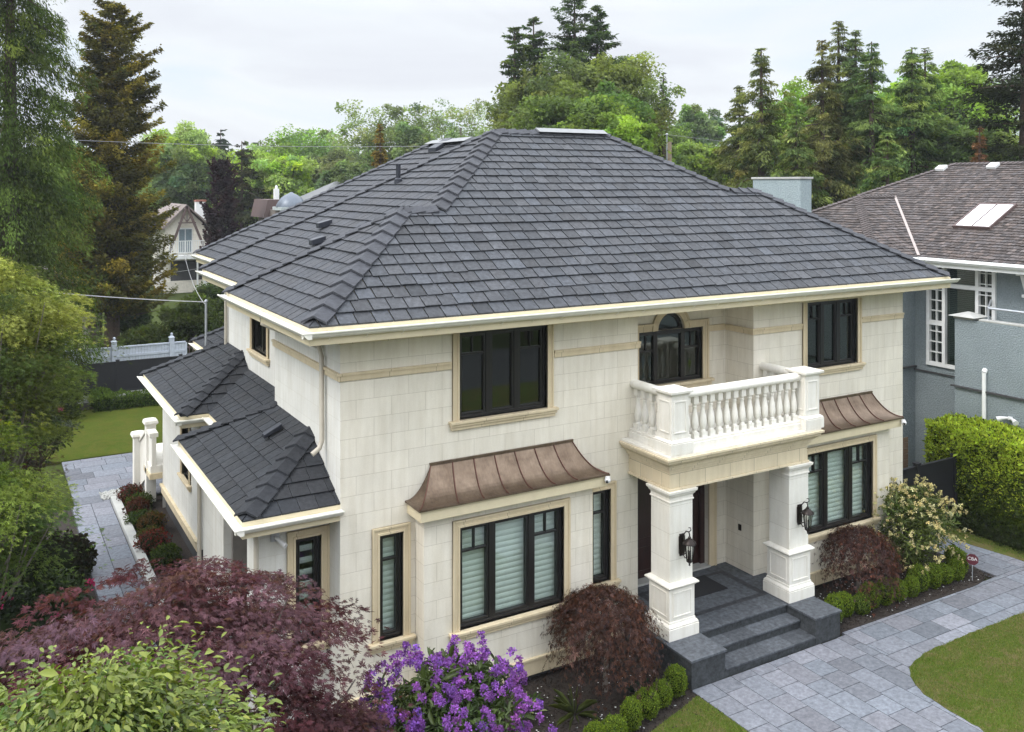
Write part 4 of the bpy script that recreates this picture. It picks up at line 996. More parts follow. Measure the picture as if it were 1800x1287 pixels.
# ------------------------------------------------------------------ foliage toolkit
def unit(a): return a/np.maximum(np.linalg.norm(a, axis=-1, keepdims=True), 1e-9)
LEAFT = {
 'quad': (np.array([(0,-.5,0),(1,-.35,0),(1,.35,0),(0,.5,0)]), np.array([(0,1,2,3)])),
 'rhomb': (np.array([(0,0,0),(.5,-.5,.06),(1,0,0),(.5,.5,.06)]), np.array([(0,1,2,3)])),
 'fold': (np.array([(0,0,0),(.35,-.42,.12),(.75,-.34,.10),(1,0,-.04),(.75,.34,.10),(.35,.42,.12),(.5,0,0)]), np.array([(0,1,2,6),(6,2,3,3),(0,6,4,5),(6,3,3,4)])),
}
def palm_t(n=7, w=.13):
    V = []; F = []
    for i in range(n):
        a = R(-115 + 230*i/(n-1)); l_ = (1.0 if i == n//2 else .95 - .45*abs(i-n//2)/(n//2))
        ca, sa = math.cos(a), math.sin(a); b = len(V)
        for (x, y, z) in ((0,0,0),(.5,-w,.03),(1,0,-.08),(.5,w,.03)):
            V.append(((x*ca-y*sa)*l_, (x*sa+y*ca)*l_, z)); 
        F.append((b,b+1,b+2,b+3))
    return np.array(V), np.array(F)
LEAFT['palm'] = palm_t(); LEAFT['palm5'] = palm_t(5, .15)
def leafset(P, Dn, Nn, s, asp, kind, col, r_):
    """P,Dn,Nn (n,3); s (n,) ; returns V,F,C"""
    T, Fc = LEAFT[kind]; n = len(P); Dn = unit(Dn); B = unit(np.cross(Nn, Dn)); N2 = np.cross(Dn, B)
    s = s[:,None,None]; ka = asp if kind not in ('palm','palm5') else 1
    V = P[:,None,:] + s*(T[None,:,0:1]*Dn[:,None,:] + T[None,:,1:2]*ka*B[:,None,:] + T[None,:,2:3]*N2[:,None,:])
    F = (Fc[None]+(np.arange(n)*len(T))[:,None,None]).reshape(-1, Fc.shape[1])
    return V.reshape(-1,3), F, np.repeat(col, len(T), 0)
def merge(parts):
    Vs, Fs, Cs = [], [], []; b = 0
    for V, F, C in parts: Vs.append(V); Fs.append(F+b); Cs.append(C); b += len(V)
    return np.concatenate(Vs), np.concatenate(Fs), np.concatenate(Cs)
def cols(base, n, r_, var=.18, hue=.08, clump=None):
    c = np.array(base, float)[None].repeat(n, 0) if np.ndim(base) == 1 else np.array(base, float)
    g = np.exp(r_.normal(0, var, (n,1))); h = r_.normal(0, hue, (n,1))
    c = c*g; c[:,0:1] *= np.exp(h); c[:,2:3] *= np.exp(-h)
    return c
def clump_leaves(centers, radii, per, s, kind, asp, base_cols, r_, up=.5, flat=.75, inner=.15, svar=.3, droop=0.0, shell=.45):
    """leaves through the outer shell of each clump, denser to the upper side"""
    n = len(centers); idx = np.repeat(np.arange(n), per); m_ = len(idx)
    d = unit(r_.normal(0,1,(m_,3)) + np.array([0,0,up]))
    rr = (shell + (1-shell)*r_.random((m_,1))**.6); rr = np.where(r_.random((m_,1)) < inner, r_.random((m_,1)), rr)
    rad = radii[idx]; rad = rad[:,None] if rad.ndim == 1 else rad
    P = centers[idx] + d*rr*rad*np.array([1,1,flat])
    P += r_.normal(0,.06,(m_,3))*rad
    N = unit(d*.55 + np.array([0,0,.55]) + r_.normal(0,.5,(m_,3)))
    D = unit(np.cross(N, r_.normal(0,1,(m_,3)))+ d*.35 + np.array([0,0,-droop]))
    c = base_cols[idx]; c = c*np.exp(r_.normal(0,.14,(m_,1)))
    return leafset(P, D, N, s*np.exp(r_.normal(0,svar,m_)), asp, kind, c, r_)
def tapered(m_, pts, r0, r1, seg=8): m_.tube(pts, [r0+(r1-r0)*i/(len(pts)-1) for i in range(len(pts))], seg)
def trunk_mesh(root, base, h, r, r_, limbs, lean=(0,0), mat='bark', seg=9):
    m_ = MB(); x, y, z = base
    pts = [(x + lean[0]*t + .06*h*.1*math.sin(t*7+x), y + lean[1]*t + .05*h*.1*math.cos(t*6), z-.1+h*t) for t in np.linspace(0,1,7)]
    tapered(m_, pts, r, r*.35, seg)
    for t_, end in limbs:
        i = min(6, int(t_*6)); p = Vector(pts[i]); q_ = Vector(end); mid = (p+q_)/2 + Vector((0,0,-.08*(q_-p).length))
        tapered(m_, [p, p.lerp(mid,.6), mid, q_.lerp(mid,.4), q_], r*.42*(1-.4*t_), r*.07, 6)
    return m_.build('trunk', M[mat], root, smooth=True)
def broad(name, x, y, z0, zt, rad, col, label, seed, cat='tree', group=None, nclump=70, per=150, leaf=.22, zc0=None, kind='rhomb', asp=.75, trunk_r=None,
          flat=.7, lumps=None, sparse=0, mat='leaf', barkm='bark', cr=.30, colvar=.22, tip=None):
    """deciduous tree; crown filling from zc0 to zt with radius rad"""
    r_ = np.random.default_rng(seed); root = thing(name, (x,y,z0), label, cat, group)
    zc0 = z0+(zt-z0)*.28 if zc0 is None else zc0; hc = (zt-zc0)/2; zc = zc0+hc
    d = unit(r_.normal(0,1,(nclump,3))+np.array([0,0,.35])); rr = r_.uniform(.35,1,(nclump,1))**.55
    lob = 1 + .22*np.sin(3*np.arctan2(d[:,1],d[:,0])+seed)[:,None] + .12*np.sin(5*d[:,2:3]*3+seed)
    C = np.array([x,y,zc]) + d*rr*lob*np.array([rad,rad,hc])*np.array([.80,.80,.80])
    Rd = cr*rad*np.exp(r_.normal(0,.25,nclump))*(1-.25*rr[:,0])
    Rd = np.minimum(Rd, hc*.6)
    bc = cols(col, nclump, r_, colvar, .07)
    if tip is not None:
        k = r_.random(nclump) < .35; bc[k] = cols(tip, k.sum(), r_, .12, .05)
    V, F, Cc = clump_leaves(C, Rd, per, leaf, kind, asp, bc, r_, flat=flat, inner=.12 if not sparse else .5, up=.5)
    limbs = [(r_.uniform(.35,.95), tuple(C[i])) for i in r_.choice(nclump, min(14,nclump), replace=False)]
    trunk_mesh(root, (x,y,z0), (zc-z0)*1.15, trunk_r or rad*.07, r_, limbs, mat=barkm)
    npmesh('crown', V, F, M[mat], root, Cc); return root
def conifer(name, x, y, z0, zt, rad, col, label, seed, group=None, per_m=9, nw=None, leaf=.30, droop=.35, base=.10, kind='rhomb', asp=.38, density=60, top=1.15, mat='needle',
            irregular=.25, up=.0, tip=None, cat='conifer', sag=.25, spray=.16, pw=None):
    """whorled conifer: branches built of hanging sprays"""
    r_ = np.random.default_rng(seed); root = thing(name, (x,y,z0), label, cat, group); H = zt-z0
    nb = int((nw or H*per_m)); t_ = np.sort(r_.uniform(base,1,nb)**.92)
    az = r_.uniform(0,2*np.pi,nb)
    prof = (1-t_)**(pw or 1/top)
    Lb = rad*prof*np.exp(r_.normal(0,irregular,nb)) * np.minimum(1,(t_-base+.03)*14)+.12*rad*(1-t_)**.3*.8
    Lb = np.minimum(Lb, rad*1.25)
    z = z0+H*t_
    P_, D_, N_, C_, S_ = [], [], [], [], []
    bc = cols(col, nb, r_, .20, .08)
    if tip is not None:
        k = r_.random(nb) < .3; bc[k] = cols(tip, k.sum(), r_, .12, .05)
    for i in range(nb):
        L_ = Lb[i]; m_ = max(8, int(density*(.25+L_/rad))); s_ = r_.random(m_)**.62
        dx, dy = np.cos(az[i]), np.sin(az[i]); sag_ = -sag*s_**2 + up*s_ + .16*np.maximum(s_-.6,0)
        side = r_.normal(0,1,m_)*spray*L_*(1.15-s_)*1.0 + r_.normal(0,.04*rad,m_)
        hang = -np.abs(r_.normal(0,1,m_))*droop*.22*L_*(1.1-.5*s_)
        P = np.c_[x+dx*L_*s_-dy*side, y+dy*L_*s_+dx*side, z[i]+sag_*L_+hang+r_.normal(0,.03,m_)*L_]
        D = np.c_[dx*.7+r_.normal(0,.45,m_)-dy*side/L_, dy*.7+r_.normal(0,.45,m_)+dx*side/L_, -droop*1.1+r_.normal(0,.3,m_)]
        N = np.c_[r_.normal(0,.5,m_)+dx*.4, r_.normal(0,.5,m_)+dy*.4, np.full(m_,.8)]
        P_.append(P); D_.append(D); N_.append(N); C_.append(np.repeat(bc[i:i+1], m_, 0)*np.exp(r_.normal(0,.16,(m_,1)))*(.85+.3*s_[:,None])); S_.append(leaf*np.exp(r_.normal(0,.3,m_))*(.55+.45*min(1,L_/rad*2)))
    V, F, C = leafset(np.concatenate(P_), np.concatenate(D_), np.concatenate(N_), np.concatenate(S_), asp, kind, np.concatenate(C_), r_)
    m_ = MB(); tapered(m_, [(x,y,z0-.1),(x,y,z0+H*.35),(x,y,z0+H*.7),(x,y,zt-.1)], max(.12,H*.022), .03, 8)
    for i in range(0,nb,max(1,nb//45)):
        if t_[i] < .9: tapered(m_, [(x,y,z[i]),(x+np.cos(az[i])*Lb[i]*.5,y+np.sin(az[i])*Lb[i]*.5,z[i]-sag*Lb[i]*.25),(x+np.cos(az[i])*Lb[i]*.85,y+np.sin(az[i])*Lb[i]*.85,z[i]-sag*Lb[i]*.7)], .035+.01*Lb[i], .012, 5)
    m_.build('trunk', M['bark'], root)
    npmesh('crown', V, F, M[mat], root, C); return root
def shrub_ball(root_name, x, y, z0, r, h, col, label, seed, group=None, leaf=.03, n=2600, cat='shrub', kind='rhomb', core=(.02,.035,.008), mat='leaf', asp=.7, tip=None, rough=.06):
    r_ = np.random.default_rng(seed)
    d = unit(r_.normal(0,1,(n,3))+np.array([0,0,.25])); rr = r_.uniform(.86,1.04,(n,1))*(1+rough*np.sin(d[:,0:1]*9+seed)*np.cos(d[:,1:2]*8+seed))
    P = np.array([x,y,z0+h*.48]) + d*rr*np.array([r,r,h*.52]); P[:,2] = np.maximum(P[:,2], z0+.01)
    N = unit(d + r_.normal(0,.5,(n,3))); D = unit(np.cross(N, r_.normal(0,1,(n,3)))+d*.5)
    c = cols(col, n, r_, .25, .08)
    if tip is not None:
        k = r_.random(n) < .3; c[k] = cols(tip, k.sum(), r_, .15, .05)
    V, F, C = leafset(P, D, N, leaf*np.exp(r_.normal(0,.25,n)), asp, kind, c, r_)
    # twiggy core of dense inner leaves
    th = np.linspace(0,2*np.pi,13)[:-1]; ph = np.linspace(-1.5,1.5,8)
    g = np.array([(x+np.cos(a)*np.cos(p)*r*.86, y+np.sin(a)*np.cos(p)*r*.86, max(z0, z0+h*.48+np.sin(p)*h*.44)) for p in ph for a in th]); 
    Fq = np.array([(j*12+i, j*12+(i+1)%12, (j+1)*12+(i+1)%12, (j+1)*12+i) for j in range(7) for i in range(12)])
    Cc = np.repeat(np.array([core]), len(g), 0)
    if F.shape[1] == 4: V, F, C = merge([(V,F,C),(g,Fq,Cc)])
    o = npmesh(root_name, V, F, M[mat], None, C); tag(o, label, cat, group); return o
# ------------------------------------------------------------------ garden plants close to the house
def hosta(x, y, z, r, label, col, edge, seed, name='hosta', n=40, ln=.16, narrow=.55):
    r_ = np.random.default_rng(seed); az = r_.uniform(0,6.28,n); el = r_.uniform(.1,1.0,n)
    D = np.c_[np.cos(az)*np.cos(el), np.sin(az)*np.cos(el), np.sin(el)*.8]; P = np.array([x,y,z]) + D*r*r_.uniform(.1,.7,(n,1))
    N = np.c_[-np.cos(az)*.4, -np.sin(az)*.4, np.ones(n)]
    V, F, C = leafset(P, D, N, np.full(n,ln)*r_.uniform(.7,1.2,n), narrow, 'fold', cols(col,n,r_,.1,.03), r_)
    V2, F2, C2 = leafset(P+np.array([0,0,.004]), D, N, np.full(n,ln)*.85, narrow*.45, 'fold', cols(edge,n,r_,.05,.02), r_)
    V, F, C = merge([(V,F,C),(V2,F2,C2)]); o = npmesh(name, V, F, M['leaf'], None, C); tag(o, label, 'plant'); return o
hosta(7.75,12.9,.12,.35,'white striped hosta beside the purple rhododendron',(.06,.11,.03),(.42,.45,.30),301,n=70)
hosta(9.75,12.45,.1,.25,'dark blue green leafy plant under the near weeping maple',(.02,.05,.04),(.025,.06,.05),302,name='leafy_plant',n=36)
hosta(8.5,12.55,.05,.12,'pale green strappy plant in the dark mulch',(.13,.16,.06),(.16,.19,.08),303,name='strappy_plant',n=34,ln=.42,narrow=.07)
hosta(8.2,13.3,.03,.1,'small green seedling in the dark mulch',(.08,.14,.04),(.10,.16,.05),304,name='seedling',n=12,ln=.10)
# boxwood balls: near row and far row
G = 'clipped boxwood balls edging the beds'
near = [(10.36,12.22),(9.95,12.10),(9.54,11.98),(9.10,11.82),(8.66,11.68),(8.22,11.58)]
nl = ['boxwood ball against the left porch block','second boxwood ball from the porch in the near row','third boxwood ball from the porch in the near row','fourth boxwood ball from the porch in the near row','fifth boxwood ball from the porch in the near row','sixth boxwood ball from the porch in the near row']
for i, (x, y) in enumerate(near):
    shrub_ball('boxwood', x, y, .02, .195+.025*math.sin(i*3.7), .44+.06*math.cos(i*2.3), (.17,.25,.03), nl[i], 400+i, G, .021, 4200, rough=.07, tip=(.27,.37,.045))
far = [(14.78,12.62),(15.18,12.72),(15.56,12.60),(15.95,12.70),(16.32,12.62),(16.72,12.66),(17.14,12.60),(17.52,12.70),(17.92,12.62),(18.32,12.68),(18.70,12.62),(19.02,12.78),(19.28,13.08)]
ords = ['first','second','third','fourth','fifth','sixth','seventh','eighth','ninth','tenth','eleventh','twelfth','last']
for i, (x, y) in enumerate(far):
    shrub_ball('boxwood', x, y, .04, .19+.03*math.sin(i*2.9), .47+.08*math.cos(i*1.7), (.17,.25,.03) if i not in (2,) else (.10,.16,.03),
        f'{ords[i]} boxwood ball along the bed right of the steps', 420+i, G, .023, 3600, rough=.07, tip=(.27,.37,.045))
# weeping lace-leaf maples
def weeping(x, y, z0, h, r, label, seed, n=15000, col=(.060,.030,.028)):
    r_ = np.random.default_rng(seed); root = thing('weeping_maple', (x,y,z0), label, 'maple', 'lace leaf weeping maples in the front beds')
    # cascading shell: strands fall from the crown outwards
    ns = 420; az = r_.uniform(0,2*np.pi,ns); st = r_.uniform(0,.65,ns)**.8; per = n//ns
    P, D = [], []
    bc = cols(col, ns, r_, .38, .15)
    for i in range(ns):
        t = np.linspace(0,1,per)+r_.uniform(0,.03,per); a = az[i]+.12*np.sin(t*5+i)
        rr = r*(st[i] + (1-st[i])*np.sin(np.minimum(t,1)*1.5))*(1+.13*np.sin(az[i]*2+seed)+.09*np.sin(az[i]*5+seed*2)+r_.normal(0,.13)); zz = z0 + h*(1-.10*st[i]) - h*(.18*t + .50*t**2.2)*(.25+.75*r_.random())
        zz -= h*.12*(rr/r)**2
        P.append(np.c_[x+np.cos(a)*rr, y+np.sin(a)*rr, zz] + r_.normal(0,.042,(per,3))); D.append(np.c_[np.cos(a)*.5,np.sin(a)*.5,-.6-t])
    P = np.concatenate(P); D = np.concatenate(D)+r_.normal(0,.45,(len(P),3)); N = unit(np.c_[P[:,0]-x,P[:,1]-y,np.full(len(P),.6)]+r_.normal(0,.4,(len(P),3)))
    V, F, C = leafset(P, D, N, .05*np.exp(r_.normal(0,.3,len(P))), .16, 'palm5', np.repeat(bc,per,0)*np.exp(r_.normal(0,.2,(len(P),1))), r_)
    m_ = MB(); tapered(m_, [(x,y,z0-.05),(x+.03,y,z0+h*.35),(x-.02,y+.03,z0+h*.62)], .05, .03)
    for i in range(16):
        a = i*.4+r_.uniform(0,.3); q_ = r*r_.uniform(.5,.85); tapered(m_, [(x,y,z0+h*.45),(x+np.cos(a)*q_*.4,y+np.sin(a)*q_*.4,z0+h*.82),(x+np.cos(a)*q_*.8,y+np.sin(a)*q_*.8,z0+h*.78),(x+np.cos(a)*q_,y+np.sin(a)*q_,z0+h*.45)], .02, .004, 5)
    m_.build('trunk', M['barkgrey'], root, smooth=True); npmesh('crown', V, F, M['leaf'], root, C)
weeping(9.40,12.95,0,1.74,.84,'dark red weeping lace leaf maple left of the steps',501,n=10000,col=(.13,.066,.062))
weeping(16.2,13.2,.03,1.4,.80,'dark red weeping lace leaf maple right of the steps',502,n=5200,col=(.13,.062,.062))
# rhododendrons and flowering shrubs
def rhodo(name, x, y, z0, r, h, lcol, fcol, label, seed, nleaf=7000, ntruss=150, leaf=.11, truss=.085, fl=.04, cat='shrub', up=.5, fvar=.2, fper=34, nclump=60, group=None):
    r_ = np.random.default_rng(seed); root = thing(name, (x,y,z0), label, cat, group)
    d = unit(r_.normal(0,1,(nclump,3))+np.array([0,0,up])); C = np.array([x,y,z0+h*.5])+d*r_.uniform(.4,.95,(nclump,1))*np.array([r,r,h*.48])*.86
    bc = cols(lcol, nclump, r_, .2, .05)
    V, F, Cc = clump_leaves(C, np.full(nclump, r*.27), nleaf//nclump, leaf, 'fold', .34, bc, r_, flat=.8, inner=.3)
    npmesh('foliage', V, F, M['leafgloss'], root, Cc)
    m_ = MB()
    for i in range(14): tapered(m_, [(x+r_.uniform(-.1,.1),y+r_.uniform(-.1,.1),z0-.05),(x+(C[i,0]-x)*.5,y+(C[i,1]-y)*.5,z0+(C[i,2]-z0)*.5),tuple(C[i])], .025, .006, 5)
    m_.build('stem', M['bark'], root)
    d = unit(r_.normal(0,1,(ntruss,3))+np.array([0,0,.55])); lob = 1+.10*np.sin(d[:,0:1]*7+seed)+.06*np.cos(d[:,1:2]*9)
    T = np.array([x,y,z0+h*.5]) + d*lob*r_.uniform(.86,1.05,(ntruss,1))*np.array([r,r,h*.5]); T = T[T[:,2] > z0+.12*h]; k = len(T); dd = unit(T-np.array([x,y,z0+h*.4]))
    idx = np.repeat(np.arange(k), fper); e_ = unit(r_.normal(0,1,(len(idx),3))+dd[idx]*1.1); P = T[idx]+e_*truss*r_.uniform(.35,.8,(len(idx),1))
    tb = cols(fcol, k, r_, fvar, .05)
    V, F, Cc = leafset(P, e_*.5+r_.normal(0,.7,(len(idx),3)), e_, np.full(len(idx),fl)*r_.uniform(.7,1.3,len(idx)), .85, 'rhomb', tb[idx]*np.exp(r_.normal(0,.22,(len(idx),1))), r_)
    npmesh('blossom', V, F, M['petal'], root, Cc); return root
rhodo('rhododendron', 5.22,10.60,0,1.25,2.74,(.08,.12,.035),(.34,.12,.64),'large purple flowering rhododendron in front of the bay window',601,nleaf=12500,ntruss=460,truss=.074,fl=.030,fper=80,nclump=100)
rhodo('pieris', 18.2,13.45,.03,1.12,1.95,(.12,.16,.04),(.78,.68,.44),'rounded shrub with cream blossom near the right bay window',602,nleaf=9000,ntruss=400,leaf=.085,truss=.055,fl=.035,fper=18,nclump=80)
rhodo('rhododendron', *at(88,17.0),0,.85,1.55,(.045,.075,.025),(.62,.04,.22),'low pink flowering rhododendron behind the purple maple',603,nleaf=3200,ntruss=7,leaf=.14,truss=.12,fl=.06,nclump=40)
rhodo('rhododendron', *at(62,21.5),2.0,.9,1.9,(.05,.07,.03),(.55,.05,.25),'tall pink flowering rhododendron between the green maple and back lawn',604,nleaf=3000,ntruss=6,leaf=.10,truss=.10,fl=.06,nclump=40)
# azaleas in the kerbed planter
ac_ = [((.05,.075,.018),None,'green azalea at the near end of the kerbed planter'),((.06,.09,.02),(.11,.14,.03),'second green azalea from the near end of the planter'),((.10,.04,.03),(.25,.03,.04),'red leaved azalea in the kerbed planter'),
       ((.08,.10,.025),(.16,.10,.04),'green azalea with orange tips in the planter'),((.11,.08,.03),(.16,.07,.03),'bronze azalea in the middle of the planter'),((.05,.08,.02),(.07,.11,.03),'dark green azalea in the planter'),
       ((.10,.035,.03),(.13,.05,.04),'dull red azalea in the planter'),((.06,.09,.02),(.10,.12,.03),'green azalea towards the far planter end'),((.09,.05,.03),(.20,.03,.05),'crimson azalea at the far planter end')]
for i, (c, tp, lb) in enumerate(ac_):
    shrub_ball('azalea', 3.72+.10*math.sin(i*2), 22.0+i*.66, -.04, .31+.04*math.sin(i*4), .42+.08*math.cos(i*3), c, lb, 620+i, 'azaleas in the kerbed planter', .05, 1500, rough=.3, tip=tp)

# big foreground maple (purple) as spreading layers
def layered(name, x, y, z0, zc, rad, hc, col, label, seed, npad, per, leaf, kind, tip=None, pad=.42, trunk_r=.09, lean=(0,0), cat='maple', mat='leaf', flat=.28, asp=.6, squash=(1,1), up=.55, limbn=34, padlo=.6, tilt=.30, hue=.09):
    r_ = np.random.default_rng(seed); root = thing(name, (x,y,z0), label, cat)
    d = unit(r_.normal(0,1,(npad,3))+np.array([0,0,up])); rr = r_.uniform(.25,1,(npad,1))**.6
    C = np.array([x+lean[0],y+lean[1],zc])+d*rr*np.array([rad*squash[0],rad*squash[1],hc])
    Rp = pad*np.exp(r_.normal(0,.25,npad)); bc = cols(col, npad, r_, .22, hue)
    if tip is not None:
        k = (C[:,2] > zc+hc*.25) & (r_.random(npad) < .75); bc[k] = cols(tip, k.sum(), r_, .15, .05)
    idx = np.repeat(np.arange(npad), per); m_ = len(idx)
    out = unit(np.c_[d[idx,:2], np.zeros(m_)])
    q_ = np.clip(r_.normal(0,1,(m_,3)),-1.7,1.7)*np.array([.62,.62,flat*.5]); P = C[idx] + q_*Rp[idx][:,None]; P[:,2] -= tilt*np.sum(q_[:,:2]*out[:,:2],1)*Rp[idx] + .18*(q_[:,0]**2+q_[:,1]**2)*Rp[idx]
    N = unit(out*.35 + np.array([0,0,1.0]) + r_.normal(0,.38,(m_,3))); D = unit(np.c_[q_[:,0]+out[:,0]*.8, q_[:,1]+out[:,1]*.8, -.35+r_.normal(0,.25,m_)]+r_.normal(0,.4,(m_,3)))
    V, F, Cc = leafset(P, D, N, leaf*np.exp(r_.normal(0,.22,m_)), asp, kind, bc[idx]*np.exp(r_.normal(0,.15,(m_,1))), r_)
    limbs = [(r_.uniform(.3,.95), tuple(C[i]-np.array([0,0,.05]))) for i in r_.choice(npad, min(limbn,npad), replace=False)]
    trunk_mesh(root, (x,y,z0), (zc-z0)*.9, trunk_r, r_, limbs, lean=lean, mat='barkgrey'); npmesh('crown', V, F, M[mat], root, Cc); return root
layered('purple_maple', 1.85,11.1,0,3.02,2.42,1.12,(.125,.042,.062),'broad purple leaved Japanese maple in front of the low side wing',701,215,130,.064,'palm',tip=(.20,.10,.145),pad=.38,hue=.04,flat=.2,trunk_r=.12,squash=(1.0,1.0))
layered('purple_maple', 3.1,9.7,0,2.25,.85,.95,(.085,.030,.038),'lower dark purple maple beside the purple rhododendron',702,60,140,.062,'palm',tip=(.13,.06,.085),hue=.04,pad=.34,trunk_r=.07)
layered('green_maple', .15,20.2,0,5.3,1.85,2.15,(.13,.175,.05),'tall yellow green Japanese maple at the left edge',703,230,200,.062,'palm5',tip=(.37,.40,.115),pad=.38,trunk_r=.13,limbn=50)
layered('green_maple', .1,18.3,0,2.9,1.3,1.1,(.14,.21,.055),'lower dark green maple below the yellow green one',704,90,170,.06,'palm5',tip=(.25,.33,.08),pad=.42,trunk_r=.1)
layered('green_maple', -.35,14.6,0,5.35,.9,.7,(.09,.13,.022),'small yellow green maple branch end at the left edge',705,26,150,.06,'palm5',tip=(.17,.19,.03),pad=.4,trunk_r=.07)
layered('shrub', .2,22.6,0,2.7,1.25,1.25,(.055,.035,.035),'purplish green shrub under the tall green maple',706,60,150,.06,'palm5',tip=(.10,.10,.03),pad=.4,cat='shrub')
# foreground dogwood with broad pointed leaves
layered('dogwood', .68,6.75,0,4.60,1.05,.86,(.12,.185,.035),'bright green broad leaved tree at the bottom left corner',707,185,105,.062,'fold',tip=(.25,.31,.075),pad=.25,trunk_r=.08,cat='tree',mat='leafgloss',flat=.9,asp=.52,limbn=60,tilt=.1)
# understorey left
r_ = np.random.default_rng(77)
for i, (px, D, z, rr, c, lb) in enumerate(((20,15.5,.0,.9,(.018,.03,.012),'dark green shrub below the left maples'),(95,15.2,.0,.6,(.03,.05,.018),'mid green shrub next to the pink rhododendron'),(60,18.5,.0,.9,(.03,.035,.018),'dark shrub with thin stems left of the side path'),(125,20.5,0,.45,(.035,.03,.02),'brownish low shrub at the path edge'))):
    x, y = at(px, D); shrub_ball('shrub', x, y, z, rr, rr*1.9, c, lb, 720+i, None, .08, 2600, rough=.2)

# hedges
def hedge(name, boxes, col, label, seed, leaf=.05, dens=1500, tip=None, rough=.09, kind='rhomb', mat='leaf', asp=.55, low=None):
    r_ = np.random.default_rng(seed); parts = []
    for (x0,x1,y0,y1,z0,z1) in boxes:
        faces = [('z',z1,(x1-x0)*(y1-y0)),('x',x0,(y1-y0)*(z1-z0)),('x',x1,(y1-y0)*(z1-z0)),('y',y0,(x1-x0)*(z1-z0)),('y',y1,(x1-x0)*(z1-z0))]
        for ax, c0, ar in faces:
            n = int(dens*ar); 
            if n < 2: continue
            P = np.c_[r_.uniform(x0,x1,n), r_.uniform(y0,y1,n), r_.uniform(z0,z1,n)]; nn = np.zeros((n,3))
            if ax == 'z': P[:,2] = c0; nn[:,2] = 1
            elif ax == 'x': P[:,0] = c0; nn[:,0] = 1 if c0 == x1 else -1
            else: P[:,1] = c0; nn[:,1] = 1 if c0 == y1 else -1
            w_ = np.sin(P[:,0]*5.1+seed)*np.cos(P[:,1]*4.3)+.7*np.sin(P[:,0]*11+P[:,2]*9)*np.cos(P[:,1]*12+1)+.5*np.sin(P[:,2]*7+P[:,1]*3)
            P += nn*(rough*w_+r_.normal(0,rough*.35,n))[:,None]; P[:,2] = np.maximum(P[:,2],z0+.02)
            # rounded shoulders
            if ax == 'z':
                e_ = np.minimum.reduce([P[:,0]-x0,x1-P[:,0],P[:,1]-y0,y1-P[:,1]]); P[:,2] -= .22*np.maximum(0,1-e_/.28)**2*min(1,(z1-z0))
            N = unit(nn+np.array([0,0,.35])+r_.normal(0,.5,(n,3))); D = unit(nn*.6+np.array([0,0,.4])+r_.normal(0,.7,(n,3)))
            c = cols(col, n, r_, .22, .08)
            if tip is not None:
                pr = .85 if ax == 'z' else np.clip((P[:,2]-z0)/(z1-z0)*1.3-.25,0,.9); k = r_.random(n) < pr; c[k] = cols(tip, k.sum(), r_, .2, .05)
            parts.append(leafset(P, D, N, leaf*np.exp(r_.normal(0,.3,n)), asp, kind, c, r_))
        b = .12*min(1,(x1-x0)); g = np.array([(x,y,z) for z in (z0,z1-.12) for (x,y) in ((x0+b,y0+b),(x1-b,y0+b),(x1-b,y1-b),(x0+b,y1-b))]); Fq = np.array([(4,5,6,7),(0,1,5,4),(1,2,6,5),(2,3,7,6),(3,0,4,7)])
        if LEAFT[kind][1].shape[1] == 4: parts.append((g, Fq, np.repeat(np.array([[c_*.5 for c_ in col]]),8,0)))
    V, F, C = merge(parts); o = npmesh(name, V, F, M[mat], None, C); tag(o, label, 'hedge'); return o
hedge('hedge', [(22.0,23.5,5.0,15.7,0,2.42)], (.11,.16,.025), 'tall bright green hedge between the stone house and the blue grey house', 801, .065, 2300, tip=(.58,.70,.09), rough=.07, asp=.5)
hedge('ground_cover', [(21.45,22.0,12.4,16.0,0,.35)], (.04,.06,.015), 'low dark green planting at the foot of the tall hedge', 802, .06, 900, rough=.08)
hedge('hedge', [(4.5,11.0,38.4,39.0,0,.55),(3.95,4.5,38.4,40.2,0,.6)], (.06,.105,.02), 'low clipped green hedge round the back lawn corner', 803, .07, 800, tip=(.11,.17,.03), rough=.07)
hedge('hedge', [(-8,3.2,37.6,39.6,0,1.6)], (.06,.085,.02), 'loose green hedge behind the back lawn', 804, .11, 260, tip=(.09,.12,.03), rough=.2)

# ------------------------------------------------------------------ fences, sign
root = thing('black_fence', (3.0,40.4,0), 'black board fence on a pale wall behind the back lawn', 'fence')
m_ = MB(); m_.box(-6,12,40.42,40.46,.32,1.50); m_.box(-6,12,40.40,40.48,1.50,1.54); m_.box(-6,12,40.40,40.48,.30,.36); m_.build('panel', M['fenceblack'], root)
m_ = MB(); m_.box(-6,12,40.36,40.56,-.05,.28); m_.build('low_wall', M['concrete'], root)
for x in (-3.6,-1.2,1.2,3.6,4.95,7.4,9.8): m_ = MB(); m_.box(x-.06,x+.06,40.37,40.49,.28,1.58); m_.box(x-.075,x+.075,40.355,40.505,1.58,1.61); m_.build('post', M['fenceblack'], root)
root = thing('black_fence', (20,14.8,0), 'short black board fence between the house and the tall hedge', 'fence')
m_ = MB(); m_.box(19.02,22.0,14.82,14.86,.1,1.66); m_.box(19.02,22.0,14.80,14.88,1.66,1.70); m_.build('panel', M['fenceblack'], root)
for x in (19.08,20.4,21.9): m_ = MB(); m_.box(x-.06,x+.06,14.78,14.90,0,1.74); m_.box(x-.075,x+.075,14.765,14.915,1.74,1.78); m_.build('post', M['fenceblack'], root)
root = thing('wooden_fence', (20.5,16.2,0), 'brown horizontal board fence behind the short black fence', 'fence')
m_ = MB()
for i in range(12): m_.box(19.05,21.9,16.2,16.23,.1+i*.15,.1+i*.15+.135)
